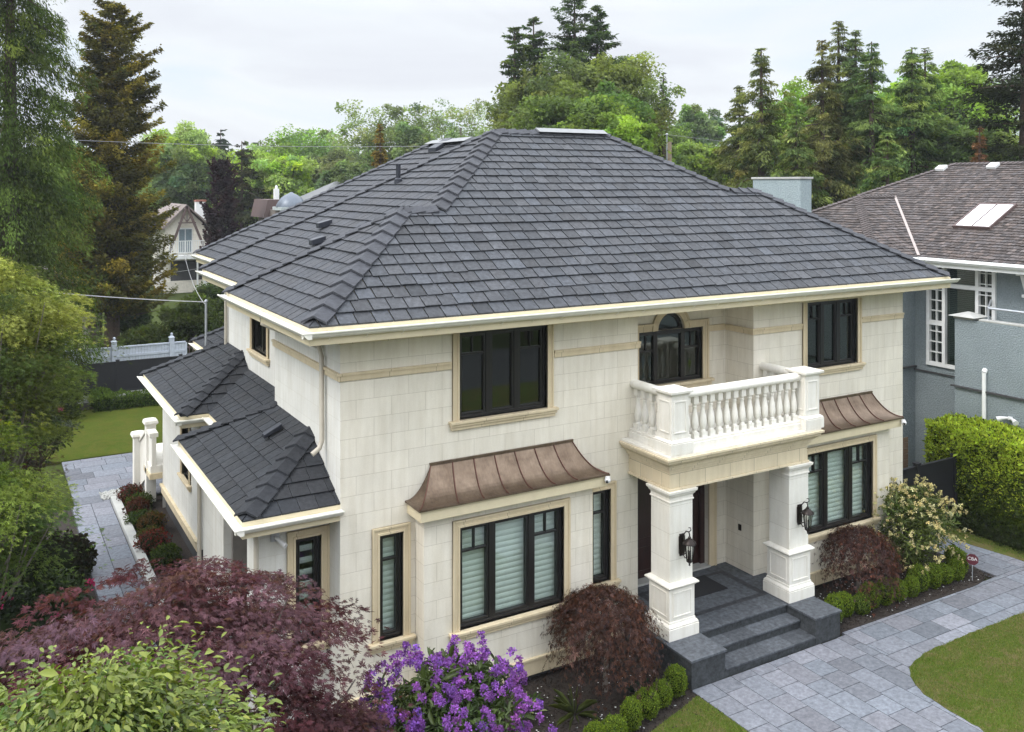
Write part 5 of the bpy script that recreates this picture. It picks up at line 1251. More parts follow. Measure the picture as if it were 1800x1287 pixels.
m_.box(19.3,19.4,16.23,16.3,0,1.9); m_.box(21.5,21.6,16.23,16.3,0,1.9); m_.build('board', M['wood'], root)
root = thing('white_fence', (5,43.6,0), 'white picket fence with capped posts behind the black fence', 'fence')
m_ = MB(); x = -6.0
while x < 8.2: m_.box(x, x+.115, 43.60, 43.62, .05, 1.56); x += .122
m_.box(-6,8.2,43.57,43.60,.3,.4); m_.box(-6,8.2,43.57,43.60,1.15,1.25); m_.box(-6,8.2,43.56,43.66,1.56,1.62)
m_.build('picket', M['fencewhite'], root)
for x in (2.0,5.2,7.6): m_ = MB(); m_.box(x-.10,x+.10,43.52,43.72,0,1.84); m_.frus((x-.13,x+.13,43.49,43.75),(x-.02,x+.02,43.60,43.64),1.84,1.94); m_.lathe([(.02,0),(.06,.05),(.05,.10),(.01,.13)],(x,43.62,1.92),10); m_.build('post', M['fencewhite'], root)
root = thing('picket_fence', (10,44.2,0), 'dark open picket fence right of the white fence', 'fence')
m_ = MB()
for i in range(34): m_.box(8.3+i*.16,8.3+i*.16+.05,44.2,44.23,0,1.5)
m_.box(8.3,13.8,44.23,44.26,.4,.46); m_.box(8.3,13.8,44.23,44.26,1.2,1.26); m_.build('picket', M['brownwood'], root)
# yard sign
sx, sy = 18.98, 12.42
root = thing('yard_sign', (sx,sy,0), 'maroon octagonal yard sign reading CBA on a thin stake', 'sign')
fd = Vector((-sx, -sy, 0)).normalized(); rt = Vector((-fd.y, fd.x, 0))
m_ = MB(); m_.tube([(sx,sy,-.05),(sx,sy,.5)], .008, 6); m_.build('stake', M['steel'], root)
def octo(r_0, off): return [tuple(Vector((sx,sy,.50)) + fd*off + rt*(r_0*math.cos(R(22.5+45*i))) + Vector((0,0,r_0*math.sin(R(22.5+45*i))))) for i in range(8)]
m_ = MB(); m_.prism(octo(.128,.012), tuple(-fd*.006)); m_.build('rim', M['maroon'], root)
m_ = MB(); m_.prism(octo(.125,.018), tuple(-fd*.005)); m_.build('panel', M['maroon'], root)
def text(s_, size, z, mat, parent, name='lettering'):
    cu = bpy.data.curves.new(name, 'FONT'); cu.body = s_; cu.size = size; cu.align_x = 'CENTER'; cu.align_y = 'CENTER'; cu.extrude = .001
    tmp = bpy.data.objects.new('tmp', cu); sc.collection.objects.link(tmp)
    bpy.context.view_layer.update()
    me = bpy.data.meshes.new_from_object(tmp.evaluated_get(bpy.context.evaluated_depsgraph_get())); bpy.data.objects.remove(tmp)
    mw = Matrix((( rt.x, 0, fd.x, sx+fd.x*.021), (rt.y, 0, fd.y, sy+fd.y*.021), (0, 1, 0, z), (0,0,0,1)))
    me.transform(mw); og = world_org(parent); me.transform(Matrix.Translation((-og[0],-og[1],-og[2]))); me.name = name
    return link_mesh(me, name, M[mat], parent)
text('CBA', .10, .515, 'plastic', root)

# ------------------------------------------------------------------ blue grey neighbouring house
NH = thing('blue_grey_house', (27,17,0), 'blue grey stucco house with a weathered cedar shingle roof', 'house')
SN = .5; ZN = 6.63; RX, RY, RZ = 29.66, 20.1, ZN+SN*5.66
mb = MB()
tiles(mb, [[(24,17.4,ZN),(24,-4,ZN),(27.4,-4,ZN+SN*3.4),(27.4,20.8,ZN+SN*3.4)],[(27.4,-4,ZN+SN*3.4),(RX,-4,RZ),(RX,RY,RZ),(27.4,RY+2.26,ZN+SN*3.4)]], (24,17.4,ZN), (0,-1,0), (1,0,SN), expo=.16, tw=.14, th=.022, seed=901, var=.28, hue=.06, jit=.9, wjit=.35, gap=.006)
tiles(mb, [[(22.1,17.4,ZN),(24,17.4,ZN),(27.4,20.8,ZN+SN*3.4),(25.5,20.8,ZN+SN*3.4)]], (22.1,17.4,ZN), (1,0,0), (0,1,SN), expo=.16, tw=.14, th=.022, seed=902, var=.28, hue=.06, jit=.9, wjit=.35, gap=.006)
tiles(mb, [[(22.1,24.2,ZN),(22.1,17.4,ZN),(25.5,20.8,ZN+SN*3.4)]], (22.1,17.4,ZN), (0,-1,0), (1,0,SN), expo=.16, tw=.14, th=.022, seed=903, var=.28, hue=.06, jit=.9, wjit=.35, gap=.006)
NR = mb.build('roof', M['cedar'], NH, recalc=False, col=True)
mb = MB(); mb.poly([(22.1,24.2,ZN),(25.5,20.8,ZN+SN*3.4),(27.4,20.8,ZN+SN*3.4),(27.4,22.36,ZN+SN*3.4),(27.4,24.2,ZN)]); mb.poly([(27.4,22.36,ZN+SN*3.4),(RX,RY,RZ),(35.3,25.8,ZN),(24.0,25.8,ZN)]); mb.poly([(RX,-4,RZ),(RX,RY,RZ),(35.3,25.8,ZN),(35.3,-4,ZN)])
mb.cc = (1,1,1); mb.c = [(1,1,1)]*len(mb.v); mb.build('rear_slope', M['cedar'], NR, recalc=False, col=True)
mb = MB(); q = .72*SN
caps(mb, (22.1,17.4,ZN+.02), (25.5,20.8,ZN+SN*3.4), (-.72,.72,-q),(.72,-.72,-q), w=.14, ln=.24, ex=.17, th=.02, seed=904); caps(mb, (22.1,24.2,ZN+.02), (25.5,20.8,ZN+SN*3.4), (-.72,-.72,-q),(.72,.72,-q), w=.14, ln=.24, ex=.17, th=.02, seed=905)
caps(mb, (25.5,20.8,ZN+SN*3.4), (27.4,20.8,ZN+SN*3.4), (0,1,-SN),(0,-1,-SN), w=.14, ln=.24, ex=.17, th=.02, seed=906); caps(mb, (27.4,22.36,ZN+SN*3.4), (RX,RY,RZ), (-.72,-.72,-q),(.72,.72,-q), w=.14, ln=.24, ex=.17, th=.02, seed=907)
caps(mb, (RX,-4,RZ), (RX,RY,RZ), (-1,0,-SN),(1,0,-SN), w=.15, ln=.24, ex=.17, th=.02, seed=908); mb.build('ridge_cap', M['cedar'], NR, recalc=False, col=True)
mb = MB(); a = Vector((24,17.4,ZN+.03)); b = Vector((27.4,20.8,ZN+SN*3.4+.03)); mb.add([a+Vector((-.028,.028,.02)), a+Vector((.028,-.028,.02)), b+Vector((.028,-.028,.02)), b+Vector((-.028,.028,.02))], [(0,1,2,3)]); mb.build('valley_flashing', simple('pink_copper_flashing', (.33,.28,.26), .6, .1), NR)
# skylight and roof vents
def onN(px, py):
    r = (px-900)/1616; zz = -(py-322)/1616; ax = CF+SF*r; ay = SF-CF*r; D = (ZN-CAMH-SN*24)/(zz-SN*ax); return ax*D, ay*D, CAMH+zz*D
x0,y0,_ = onN(1683,405); x1,y1,_ = onN(1770,362)
ya, yb, xa, xb = 15.45, 17.25, min(x0,x1), min(x0,x1)+1.5
ya, yb = min(onN(1745,402)[1], 20), onN(1676,402)[1]; xa = onN(1710,404)[0]; xb = onN(1735,362)[0]
def sN(x): return ZN+SN*(x-24)
def npl(m_, xa, xb, ya, yb, h0, h1):
    n_ = Vector((-SN,0,1)).normalized(); P = [Vector((x,y,sN(x))) for x, y in ((xa,ya),(xb,ya),(xb,yb),(xa,yb))]; m_.prism([tuple(p+n_*h0) for p in P], tuple(n_*(h1-h0)))
m_ = MB(); npl(m_,xa,xa+.05,ya,yb,0,.11); npl(m_,xb-.05,xb,ya,yb,0,.11); npl(m_,xa+.05,xb-.05,ya,ya+.05,0,.11); npl(m_,xa+.05,xb-.05,yb-.05,yb,0,.11); npl(m_,xa+.05,xb-.05,(ya+yb)/2-.02,(ya+yb)/2+.02,0,.105)
SKL = m_.build('skylight', M['brownwood'], NR)
t = NT('frosted_skylight'); t.color((.90,.92,.95)); t.set(.15, 0, .8); M['skyglass'] = t.m
m_ = MB(); npl(m_,xa+.05,xb-.05,ya+.05,(ya+yb)/2-.02,.02,.09); npl(m_,xa+.05,xb-.05,(ya+yb)/2+.02,yb-.05,.02,.09); m_.build('pane', M['skyglass'], SKL)
for px, py in ((1655,299),(1746,295)):
    x, y, z = onN(px, py); m_ = MB(); npl(m_, x-.12, x+.15, y-.16, y+.16, .02, .12); m_.build('roof_vent', M['whitepaint'], NR, bevel=.01)
# walls
mb = MB()
wb = (15.55,17.62,3.4,6.4)
wall(mb,'y',24.8,-4,18.1,0,6.5,[wb]); wall(mb,'x',18.1,22.8,24.8,0,6.5); wall(mb,'y',22.8,18.1,23.6,0,6.5); wall(mb,'x',23.6,22.8,34,0,6.5)
wall(mb,'y',23.5,-4,15.9,0,5.05); wall(mb,'x',15.9,23.5,24.8,0,5.05); wall(mb,'y',23.75,-4,15.65,4.6,5.05); wall(mb,'x',15.65,23.75,24.8,4.6,5.05)
NW = mb.build('wall', M['stucco'], NH, recalc=False)
mb = MB(); mb.box(23.42,23.499,-4,15.98,3.16,3.20); mb.box(22.72,22.799,18.02,23.6,3.2,3.24); mb.box(24.75,24.799,-4,18.1,3.1,3.14); mb.box(22.79,24.79,18.02,18.099,3.2,3.24); mb.build('stucco_reveal', M['dark'], NW)
mb = MB(); mb.box(23.5,23.75,-4,15.2,5.05,5.10); mb.box(23.5,24.0,15.35,15.95,5.05,5.12); mb.frus((23.38,24.12,15.25,16.05),(23.72,23.78,15.62,15.68),5.12,5.24); mb.box(23.75,24.8,-4,15.65,4.50,4.58); mb.build('parapet_coping', M['concrete'], NW, bevel=.01)
mb = MB()
for y in (9,10.6,12.2,13.8,15.0): mb.tube([(23.63,y,5.08),(23.63,y,5.42)],.022,8)
mb.tube([(23.63,-4,5.42),(23.63,15.0,5.42)],.032,8); mb.tube([(23.63,15.0,5.42),(24.7,15.6,5.5)],.028,8); mb.build('railing', M['steel'], NW, smooth=True)
# big divided window
f = MB(); X0, X1 = 24.73, 24.86
def nb(y0,y1,z0,z1,d=0): f.box(X0-d,X1,y0,y1,z0,z1)
ys = [15.55,16.05,17.1,17.62]
nb(15.49,17.68,3.34,3.44); nb(15.49,17.68,6.36,6.46,-.001); nb(15.55,17.62,5.72,5.84,.001)
for y in ys: nb(y-.05,y+.05,3.44,6.36,.002)
nb(17.1,17.62,4.56,4.66,.001)
for (ya_,yb_) in ((15.6,16.0),(17.15,17.57)):
    nb((ya_+yb_)/2-.012,(ya_+yb_)/2+.012,3.44,6.36,-.03)
    z = 3.44
    while z < 6.3: nb(ya_,yb_,z-.012,z+.012,-.031); z += .31
NWN = f.build('window', M['whitepaint'], NW)
g = MB(); g.box(24.84,24.845,15.55,17.62,3.4,6.4); g.build('pane', M['glassdark'], NWN)
g = MB(); z = 3.46
while z < 6.35: g.prism([(24.90,16.08,z),(24.90,17.08,z),(24.94,17.08,z+.03),(24.94,16.08,z+.03)], (0,0,.004)); z += .055
g.build('blind', M['whitepaint'], NWN)
mb = MB(); mb.box(24.95,25.0,-4,18.0,0,6.5); mb.build('interior', M['dark'], NW)
# eaves
mb = MB(); gut(mb,24,-4,24,17.4,ZN-.16,(-1,0)); gut(mb,22.1,17.4,24,17.4,ZN-.16,(0,-1)); gut(mb,22.1,17.3,22.1,24.2,ZN-.16,(-1,0)); mb.box(24.002,24.05,-4,17.45,ZN-.26,ZN); mb.box(22.102,24.0,17.402,17.45,ZN-.26,ZN-.001); mb.build('gutter', M['whitepaint'], NR)
mb = MB(); mb.box(24.051,24.9,-4,18.1,6.44,6.47); mb.box(22.15,24.79,17.46,23.9,6.441,6.471); mb.build('soffit', M['whitepaint'], NR)
for y in (14.6,15.25-1.9,11):
    mb = MB(); mb.box(24.3,24.79,y-.05,y+.05,6.30,6.44); mb.prism([(24.79,y-.06,6.3),(24.5,y-.06,6.3),(24.70,y-.06,5.85),(24.79,y-.06,5.75)],(0,.12,0)); mb.box(24.62,24.79,y-.08,y+.08,5.68,5.76); mb.build('eave_bracket', M['whitepaint'], NR, bevel=.01)
m_ = MB(); m_.tube([(23.44,15.0,3.7),(23.44,15.0,.1)],.055,10); m_.tube([(23.5,15.0,3.78),(23.44,15.0,3.7)],.07,10); m_.build('downpipe', M['whitepaint'], NW, smooth=True)
root = thing('floodlight', (23.45,14.3,2.62), 'white twin floodlight on the blue grey stucco wall above the hedge', 'floodlight')
m_ = MB(); m_.lathe([(.06,-.04),(.07,0),(.06,.04)],(23.47,14.3,2.62),12); m_.build('base', M['plastic'], root)
for s_ in (-1,1): m_ = MB(); m_.tube([(23.44,14.3+s_*.05,2.62),(23.38,14.3+s_*.16,2.60),(23.30,14.3+s_*.26,2.56)],[.03,.05,.075],12); m_.build('lamp_head', M['plastic'], root, smooth=True)
mb = MB(); mb.box(22.9,23.42,20.9,23.0,0,8.93); o = mb.build('chimney', M['stuccochim'], NH, bevel=.02)
mb = MB(); mb.box(22.86,23.46,20.86,23.04,8.93,9.0); mb.build('cap', M['concrete'], o, bevel=.01)

# ------------------------------------------------------------------ houses behind
AH = thing('gable_house', (14.8,78,0), 'cream chalet style house with a balcony beyond the garden trees', 'house')
zt, zm, za = 6.95, 5.15, 3.0
mb = MB(); mb.box(13.07,16.4,78,84,-1,zm); mb.prism([(13.07,78.0,zm),(16.4,78.0,zm),(14.65,78.0,zt-.1)],(0,6,0)); mb.box(13.0,18.3,77.6,78,-1,.9); AW_ = mb.build('wall', M['creamwall'], AH)
mb = MB()
mb.prism([(12.85,77.4,zm-.1),(14.65,77.4,zt),(14.65,77.4,zt+.12),(12.7,77.4,zm)],(0,6.8,0)); mb.prism([(14.65,77.4,zt),(17.0,77.4,zm-.35),(17.05,77.4,zm-.2),(14.65,77.4,zt+.12)],(0,6.8,0))
mb.prism([(11.2,79.2,zm+.3),(14.65,79.2,zt),(14.65,83.9,zt),(11.2,83.9,zm+.3)],(0,0,.1)); ar_ = mb.build('roof', simple('chalet_shingle_roof',(.19,.155,.14),.9,var=.25,scale=8), AH)
mb = MB()
for (a, b) in (((14.65,zt),(13.3,za+.2)),((14.65,zt),(16.15,za+.2))): mb.prism([(a[0]-.10,77.3,a[1]),(a[0]+.10,77.3,a[1]),(b[0]+.10,77.3,b[1]),(b[0]-.10,77.3,b[1])],(0,.12,0))
mb.box(13.98,15.35,77.32,77.42,5.55,5.65)
for k in (-1,0,1): mb.prism([(14.66-.04,77.33,5.65),(14.66+.04,77.33,5.65),(14.66+k*.35+.04,77.33,6.2),(14.66+k*.35-.04,77.33,6.2)],(0,.08,0))
mb.build('timber_brace', M['brownwood'], ar_)
mb = MB(); mb.box(14.1,15.2,77.95,77.99,3.1,5.15); w_ = mb.build('window', M['whitepaint'], AW_)
mb = MB(); mb.box(14.16,14.6,77.93,77.945,3.2,5.05); mb.box(14.66,15.14,77.93,77.945,3.2,5.05); mb.build('pane', simple('far_window_glass',(.17,.22,.25),.15), w_)
mb = MB(); mb.box(13.1,18.6,76.6,77.9,za-.28,za-.02); bd = mb.build('balcony_deck', M['whitepaint'], AH)
mb = MB()
for i in range(24): mb.box(13.15+i*.14,13.15+i*.14+.05,76.62,76.66,za,za+1.15)
mb.box(13.1,16.5,76.6,76.68,za+1.15,za+1.2); mb.build('baluster', M['whitepaint'], bd)
mb = MB(); mb.box(15.75,16.5,79.2,79.9,0,7.25); ch = mb.build('chimney', M['whitepaint'], AH); mb = MB(); mb.box(15.7,16.55,79.15,79.95,7.25,7.4); mb.build('cap', M['redbrick'], ch)
for x in (15.3,16.6,17.9): mb = MB(); mb.box(x,x+.12,76.7,76.82,-1,za-.28); mb.build('porch_post', M['whitepaint'], AH)
mb = MB(); mb.box(13.5,16.3,77.9,77.96,.9,2.5); mb.build('porch_opening', M['dark'], AH)
mb = MB(); mb.prism([(15.6,75.5,1.1),(17.4,75.5,1.1),(18.8,75.5,-.6),(15.6,75.5,-.6)],(0,.12,0)); mb.build('stair_wall', M['whitepaint'], AH)
GH = thing('garage', (3,52,0), 'cream garage with a pale grey door behind the white fence', 'garage')
mb = MB(); mb.box(.5,5.6,52.0,57,0,2.9); mb.build('wall', M['creamwall'], GH); mb = MB(); mb.box(1.6,4.25,51.93,51.99,0,2.35); 
d_ = mb.build('garage_door', M['greydoor'], GH)
mb = MB(); mb.box(4.3,4.5,51.85,51.99,0,2.6); mb.box(5.5,5.62,51.85,51.99,0,2.6); mb.box(4.85,5.35,51.8,51.99,1.3,1.7); mb.box(5.0,5.45,51.82,51.99,.0,1.1); mb.build('timber_post', M['brownwood'], GH)
mb = MB(); mb.prism([(.2,51.5,2.85),(5.9,51.5,2.85),(3.05,51.5,4.3)],(0,6,0)); mb.build('roof', M['brownwood'], GH)
TH = thing('turret_house', (*at(530,70),0), 'grey roofed house with a round metal dome turret', 'house')
x, y = at(512,70)
mb = MB(); mb.lathe([(1.15,7.0),(1.12,7.15),(.98,7.42),(.78,7.66),(.5,7.88),(.2,8.02),(.05,8.12)],(x,y,0),24); mb.build('dome_roof', M['leadroof'], TH, smooth=True)
mb = MB(); mb.box(x-1.1,x+1.3,y-1.1,y+1.2,6.75,7.0); mb.build('cornice', simple('pale_green_cornice',(.42,.46,.46),.6), TH)
mb = MB(); mb.box(x-.9,x+7,y-.9,y+6,0,6.75); mb.build('wall', simple('taupe_wall',(.20,.17,.15),.8), TH)
mb = MB(); xr, yr = at(596,74); mb.add([(x+1.0,y-.6,6.9),(x+9.5,y-.6,6.9),(x+9.5,y+7,6.9),(x+1.0,y+7,6.9),(xr-.3,yr,8.95),(xr+3.2,yr,8.95)], [(0,1,5,4),(1,2,5),(2,3,4,5),(3,0,4)]); mb.cc=(1,1,1); mb.c = [(1,1,1)]*6; mb.build('roof', simple('far_slate_roof',(.15,.155,.16),.8,var=.2,scale=10), TH)
xc, yc = at(487,74); mb = MB(); mb.box(xc-.18,xc+.18,yc,yc+.4,0,8.35); mb.lathe([(.1,8.35),(.12,8.5),(.06,8.62)],(xc,yc+.2,0),10); mb.build('chimney', M['whitepaint'], TH)
xg, yg = at(484,72); mb = MB(); mb.prism([(xg-.9,yg,6.1),(xg+1.0,yg,6.1),(xg+.6,yg,7.5),(xg-.6,yg,7.5)],(0,4,0)); mb.build('side_roof', M['brownwood'], TH)
# power lines and pole
px_, py_ = at(1177,59)
m_ = MB(); m_.tube([(px_,py_,-.1),(px_,py_,11.45)],[.19,.13],10); o = thing('utility_pole', (px_,py_,0), 'pale wooden utility pole behind the main roof', 'utility pole'); m_.build('pole', M['polewood'], o, smooth=True)
m_ = MB(); m_.tube([(px_-.35,py_-.15,10.3),(px_-.35,py_-.15,11.9)],.05,8); m_.lathe([(.05,0),(.09,.06),(.05,.14)],(px_-.35,py_-.15,11.85),8); m_.build('insulator', M['steel'], o)
def wire(a, b, sag, label, r=.022):
    r *= .6
    P = [(a[0]+(b[0]-a[0])*t, a[1]+(b[1]-a[1])*t, a[2]+(b[2]-a[2])*t-sag*4*t*(1-t)) for t in np.linspace(0,1,25)]
    m_ = MB(); m_.tube(P, r, 5); o = m_.build('power_line', M['wire'], None); tag(o, label, 'power line'); return o
wire((-12,46,11.6),(px_-.35,py_-.15,11.9),1.1,'long thin power line running behind the roof to the wooden pole',.02)
wire((px_-.35,py_-.15,11.9),(95,52,12.5),1.0,'thin power line running right from the wooden pole',.018)
wire((6.24,29.9,5.05),(-9,47,6.8),.5,'pale service cable falling to the metal mast',.025)
wire((15.5,76,2.0),(-6,45,5.6),.7,'upper slack cable between the far porch and the left trees',.03)
wire((6.24,29.9,4.95),(9.3,50,5.3),.4,'thin cable from the metal mast towards the far porch',.02)
# ------------------------------------------------------------------ big trees and the tree line
x, y = at(18,37)
conifer('cedar_tree', x, y, 0, 21.5, 3.15, (.085,.125,.03), 'huge dark green cedar filling the top left corner', 1001, per_m=26, leaf=.14, droop=.9, base=.02, density=300, top=2.3, kind='rhomb', asp=.30, tip=(.18,.25,.06), spray=.22, irregular=.2, sag=.45)
x, y = at(197,47)
conifer('golden_cypress', x, y, 0, 18.0, 2.45, (.135,.125,.03), 'tall golden brown conifer left of the roof', 1002, per_m=28, leaf=.15, droop=.15, base=.09, density=300, top=2.6, kind='rhomb', asp=.5, tip=(.34,.27,.05), spray=.24, irregular=.26, sag=-.15, up=.15)
GS = 'dark spruces behind the neighbouring roof'
for i, (px, D, yt, rad, c, tp, lb) in enumerate([
    (1338,52,82,3.0,(.040,.050,.018),(.07,.075,.025),'spruce left of the spruce clump behind the blue grey chimney'),
    (1300,56,150,2.4,(.045,.055,.02),(.075,.08,.03),'short olive spruce at the left end of the spruce row'),
    (1445,50,68,2.6,(.042,.044,.018),(.07,.07,.025),'slim brownish spruce on the left side of the tallest clump'),
    (1474,53,36,2.9,(.038,.045,.018),(.065,.072,.025),'tallest spruce in the row behind the cedar shingle roof'),
    (1504,52,52,2.6,(.035,.052,.02),(.06,.08,.03),'second tallest spruce just right of the tallest one'),
    (1532,50,70,2.7,(.035,.055,.022),(.065,.09,.03),'green spruce right of the tall spruce clump'),
    (1603,50,80,2.9,(.036,.056,.02),(.075,.10,.03),'left one of the twin topped spruces on the right'),
    (1626,52,84,2.8,(.036,.056,.02),(.075,.10,.03),'right one of the twin topped spruces on the right'),
    (1400,47,200,2.6,(.042,.058,.02),(.08,.10,.035),'low broad spruce behind the chimney'),
    (1560,46,230,2.8,(.040,.062,.02),(.085,.11,.035),'low broad spruce above the cedar shingle ridge')]):
    x, y = at(px, D); zt = zat(yt, D)
    conifer('spruce', x, y, 0, zt, rad, tuple(v*3.7 for v in c), lb, 1100+i, group=GS, per_m=19, leaf=.21, droop=.55, base=.02, density=150, top=1.35, asp=.34, tip=tuple(v*4.0 for v in tp), spray=.18, irregular=.28, sag=.30)
x, y = at(1800,44)
conifer('dark_fir', x, y, 0, zat(-60,44), 4.0, (.040,.050,.026), 'very dark conifer at the top right edge', 1130, per_m=16, leaf=.2, droop=.2, base=.02, density=190, top=1.5, asp=.42, tip=(.035,.045,.02), spray=.2, irregular=.35, sag=.1, up=.05)
for i, (px, D, yt, rad, c, tp, lb) in enumerate([
    (905,62,45,1.9,(.04,.062,.02),(.07,.095,.03),'slim conifer on the left flank of the tall central group'),
    (938,64,30,2.1,(.038,.06,.02),(.065,.09,.03),'second slim conifer in the tall central group'),
    (1010,62,-12,3.1,(.026,.042,.018),(.045,.07,.025),'dark tall conifer at the centre of the skyline'),
    (1050,64,10,2.2,(.034,.056,.02),(.06,.09,.03),'conifer right of the dark central one')]):
    x, y = at(px, D); conifer('conifer', x, y, 0, zat(yt,D), rad, tuple(v*2.4 for v in c), lb, 1140+i, group='conifers rising behind the main ridge', per_m=16, leaf=.22, droop=.25, base=.05, density=160, top=2.0, asp=.4, tip=tuple(v*2.4 for v in tp), spray=.2, irregular=.3, sag=.05, up=.1)
x, y = at(1166,64); conifer('narrow_spruce', x, y, 0, zat(128,64), 1.2, (.035,.05,.02), 'very narrow spruce above the utility pole', 1150, per_m=11, leaf=.24, droop=.3, density=80, top=1.2, asp=.35, irregular=.35)
x, y = at(425,78); conifer('olive_conifer', x, y, 0, zat(246,78), 2.6, (.060,.062,.030), 'dull olive conifer between the bright green trees', 1151, per_m=9, leaf=.26, density=120, top=1.6, asp=.5, droop=.3)
x, y = at(388,130); conifer('distant_pine', x, y, 0, zat(226,130), 2.2, (.05,.075,.05), 'small grey green pine standing alone on the skyline', 1152, per_m=2.5, leaf=.7, density=60, top=2.0, asp=.6, base=.3)
x, y = at(668,66); conifer('golden_conifer', x, y, 0, zat(218,66), 1.0, (.30,.21,.05), 'small orange gold conifer among the green trees', 1153, per_m=9, leaf=.26, density=90, top=1.7, asp=.5, irregular=.15)
x, y = at(389,70); r0 = conifer('purple_beech', x, y, 0, zat(290,70), 1.2, (.045,.020,.036), 'dark purple columnar beech beside the cream chalet', 1154, cat='tree', per_m=20, leaf=.17, density=110, top=4.0, asp=.7, irregular=.15, sag=-.6, up=.5, tip=(.075,.04,.06), droop=-.2, base=.02)
x, y = at(1722,43); conifer('dead_conifer', x, y, 0, zat(222,43), 1.3, (.30,.15,.09), 'small rusty brown conifer below the dark fir', 1155, per_m=22, leaf=.14, density=90, top=1.3, asp=.35, irregular=.3)
GT = 'broadleaf trees beyond the back lane'
TL = [ # px, D, y top, radius, clump bottom y, colour, tip, sparse, label
    (322,92,222,4.2,330,(.115,.165,.035),(.15,.20,.04),0,'bright light green tree just right of the golden brown conifer'),
    (300,96,312,5.0,400,(.085,.135,.025),(.13,.19,.035),0,'rounded bright green tree behind the chalet roof'),
    (335,92,268,4.2,380,(.055,.095,.03),None,0,'mid green tree beside the purple beech top'),
    (470,92,252,5.4,400,(.105,.165,.025),(.14,.20,.03),0,'yellow green tree left of the dark round tree'),
    (545,98,212,6.2,400,(.060,.115,.025),(.09,.15,.03),0,'large round dark green tree in the left treeline'),
    (505,80,270,3.0,380,(.12,.18,.025),(.15,.21,.03),0,'small vivid yellow green tree in front of the dark round one'),
    (445,84,318,3.6,430,(.085,.125,.03),(.11,.155,.035),0,'soft green tree right of the purple beech'),
    (590,84,262,4.0,400,(.065,.085,.035),None,0,'dull olive tree above the dome turret'),
    (648,88,168,5.0,400,(.075,.105,.040),(.095,.125,.05),1,'feathery light green tree left of the main ridge'),
    (700,90,158,5.2,380,(.070,.10,.040),(.09,.12,.045),1,'tall feathery tree with open branches in the left skyline'),
    (742,86,205,3.8,380,(.065,.10,.035),None,0,'green tree behind the left roof slope'),
    (812,92,152,5.0,360,(.085,.115,.055),(.10,.13,.06),2,'sparse grey green birch left of the central conifers'),
    (770,96,190,4.0,360,(.080,.11,.05),None,2,'thin airy birch between the feathery trees'),
    (620,76,282,3.0,400,(.06,.09,.028),None,0,'low green tree right of the turret house'),
    (845,80,235,3.0,360,(.065,.10,.03),None,0,'low green tree touching the left end of the ridge'),
    (960,56,128,4.3,320,(.065,.080,.028),(.085,.10,.03),0,'large olive green tree behind the ridge'),
    (1035,55,88,4.4,320,(.060,.075,.026),(.085,.10,.03),0,'large deep green tree at the centre skyline'),
    (1010,50,165,3.4,300,(.050,.075,.022),(.085,.12,.03),0,'dense green tree right above the main ridge'),
    (1105,62,78,3.6,300,(.075,.10,.035),(.10,.13,.04),1,'tall airy pale green tree right of the central group'),
    (1082,48,200,2.5,320,(.085,.135,.025),(.12,.175,.03),0,'small bright green tree at the right end of the ridge'),
    (1062,52,150,3.2,320,(.05,.085,.02),None,0,'mid green tree under the airy pale one'),
    (1150,72,205,4.0,340,(.06,.085,.025),(.085,.115,.03),0,'green tree left of the utility pole'),
    (1222,105,172,3.6,330,(.075,.12,.045),(.09,.14,.05),0,'round pale green tree alone right of the narrow spruce'),
    (1215,66,248,3.4,360,(.085,.115,.025),(.12,.16,.03),0,'olive green tree behind the utility pole'),
    (1255,72,262,3.4,360,(.065,.095,.03),None,0,'low green tree left of the spruce row'),
    (1395,66,150,4.6,360,(.07,.115,.028),(.10,.155,.03),0,'bright green tree showing between the spruces'),
    (1575,62,142,4.2,340,(.075,.13,.025),(.12,.185,.03),0,'bright green tree left of the twin topped spruces'),
    (1662,60,108,4.6,340,(.085,.135,.025),(.135,.19,.035),0,'large yellow green tree right of the twin topped spruces'),
    (1712,66,112,4.4,340,(.075,.12,.03),(.11,.16,.035),1,'open light green tree beside the dark fir'),
    (1690,52,205,3.2,330,(.055,.085,.025),None,0,'mid green tree above the cedar shingle ridge'),
    (100,70,250,4.5,520,(.05,.08,.025),None,0,'green tree seen between the two left conifers')]
for i, (px, D, yt, rad, yb, c, tp, spz, lb) in enumerate(TL):
    x, y = at(px, D); zt = zat(yt, D); zb = max(0.6, zat(yb, D))
    lf = .21*(D/80)**.5*(.85 if spz else 1); gx = .35 if D > 75 else .15; m_c = sum(c)/3*1.15; c = tuple((v*(1-gx)+m_c*gx)*3.2 for v in c); tp = tuple(v*3.1 for v in tp) if tp else None  # distance haze put into the leaf colour: greyed, more so on far trees
    broad('broadleaf_tree', x, y, 0, zt, rad, c, lb, 1200+i, group=GT, nclump=(95 if not spz else 80), per=(330 if D < 70 else 280) if not spz else (150 if spz == 1 else 85), leaf=lf, zc0=zb, tip=tp, sparse=spz, cr=.26 if not spz else .24, barkm='barkgrey' if spz else 'bark', flat=.72)
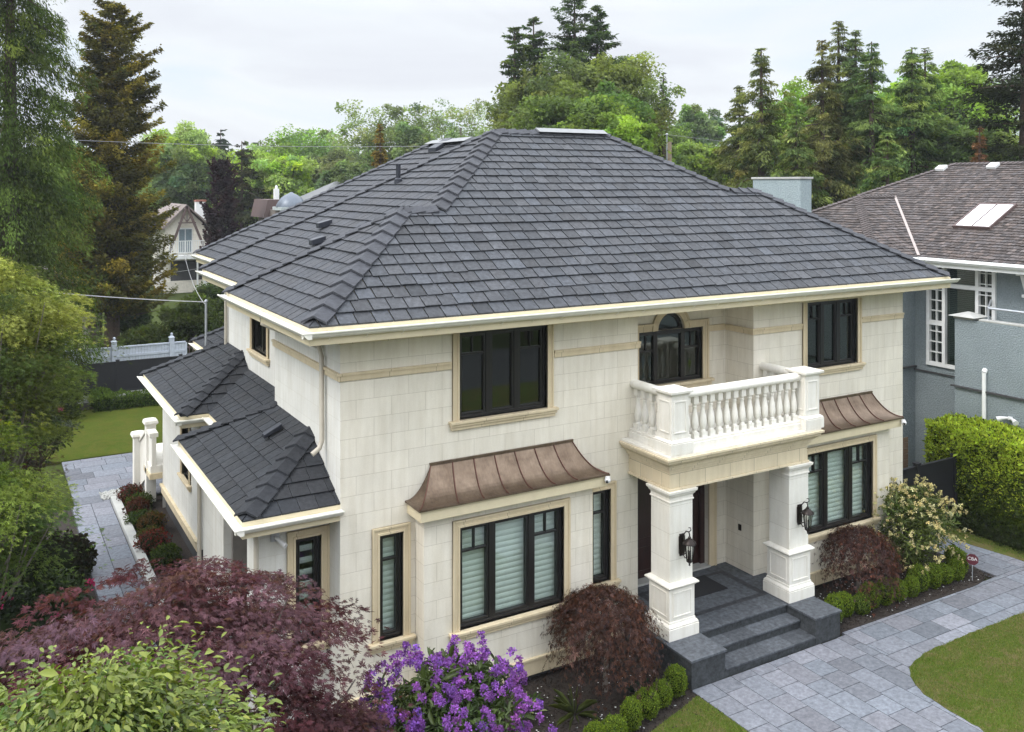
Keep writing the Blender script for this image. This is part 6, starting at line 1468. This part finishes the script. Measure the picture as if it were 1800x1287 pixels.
# bushes near the back lane
for i, (px, D, rr, h, c, tp, lb) in enumerate([
    (332,44,1.75,3.5,(.060,.085,.022),(.085,.11,.03),'big rounded green bush behind the low rear roofs'),
    (250,46,1.3,1.5,(.09,.125,.03),(.16,.19,.05),'light green bush behind the white fence'),
    (232,50,1.0,2.6,(.045,.07,.022),None,'dark green bush beside the golden conifer trunk'),
    (372,56,1.6,2.6,(.055,.08,.025),None,'green bush right of the chalet stairs')]):
    x, y = at(px, D); broad('bush', x, y, 0, h, rr, tuple(v*1.4 for v in c), lb, 1300+i, cat='bush', nclump=70, per=150, leaf=.14, zc0=.05, tip=tp, cr=.30)
# street side trees that the front windows look out on
for i, (x, y, h, rd) in enumerate(((4,-17,9,4.0),(16,-19,11,4.6),(27,-16,9,4))):
    broad('street_tree', x, y, 0, h, rd, (.05,.08,.02), ['street tree opposite the house on the left','street tree opposite the front door','street tree opposite the house on the right'][i], 1400+i, nclump=60, per=80, leaf=.4, zc0=2.2)
# far wood closing the horizon
r_ = np.random.default_rng(5); parts = []
for k in range(90):
    px = -500+k*34; D = r_.uniform(135,175); x, y = at(px, D); h = zat(r_.uniform(262,292), D) if px < 1300 else 16
    c = np.array([[x+r_.normal(0,3),y+r_.normal(0,3),h*r_.uniform(.15,.85)] for _ in range(14)]); bc = cols((.06,.09,.035), 14, r_, .25, .1)
    parts.append(clump_leaves(c, np.full(14,4.5), 60, 1.1, 'rhomb', .8, bc, r_))
V, F, C = merge(parts); o = npmesh('far_wood', V, F, M['leaf'], None, C); tag(o, 'distant green wood closing the horizon', None, None, 'stuff')

# light spring haze over the far trees
mb = MB(); mb.box(-700, 900, -400, 900, -1.2, 30.0); o = mb.build('haze', None, None); tag(o, kind='stuff')
hm = bpy.data.materials.new('haze'); hm.use_nodes = True; ht = hm.node_tree; ht.nodes.clear()
ho = ht.nodes.new('ShaderNodeOutputMaterial'); hv = ht.nodes.new('ShaderNodeVolumePrincipled')
hv.inputs['Color'].default_value = (.90, .95, 1.0, 1); hv.inputs['Density'].default_value = .0004; hv.inputs['Anisotropy'].default_value = .2
ht.links.new(hv.outputs[0], ho.inputs['Volume']); o.data.materials.append(hm)
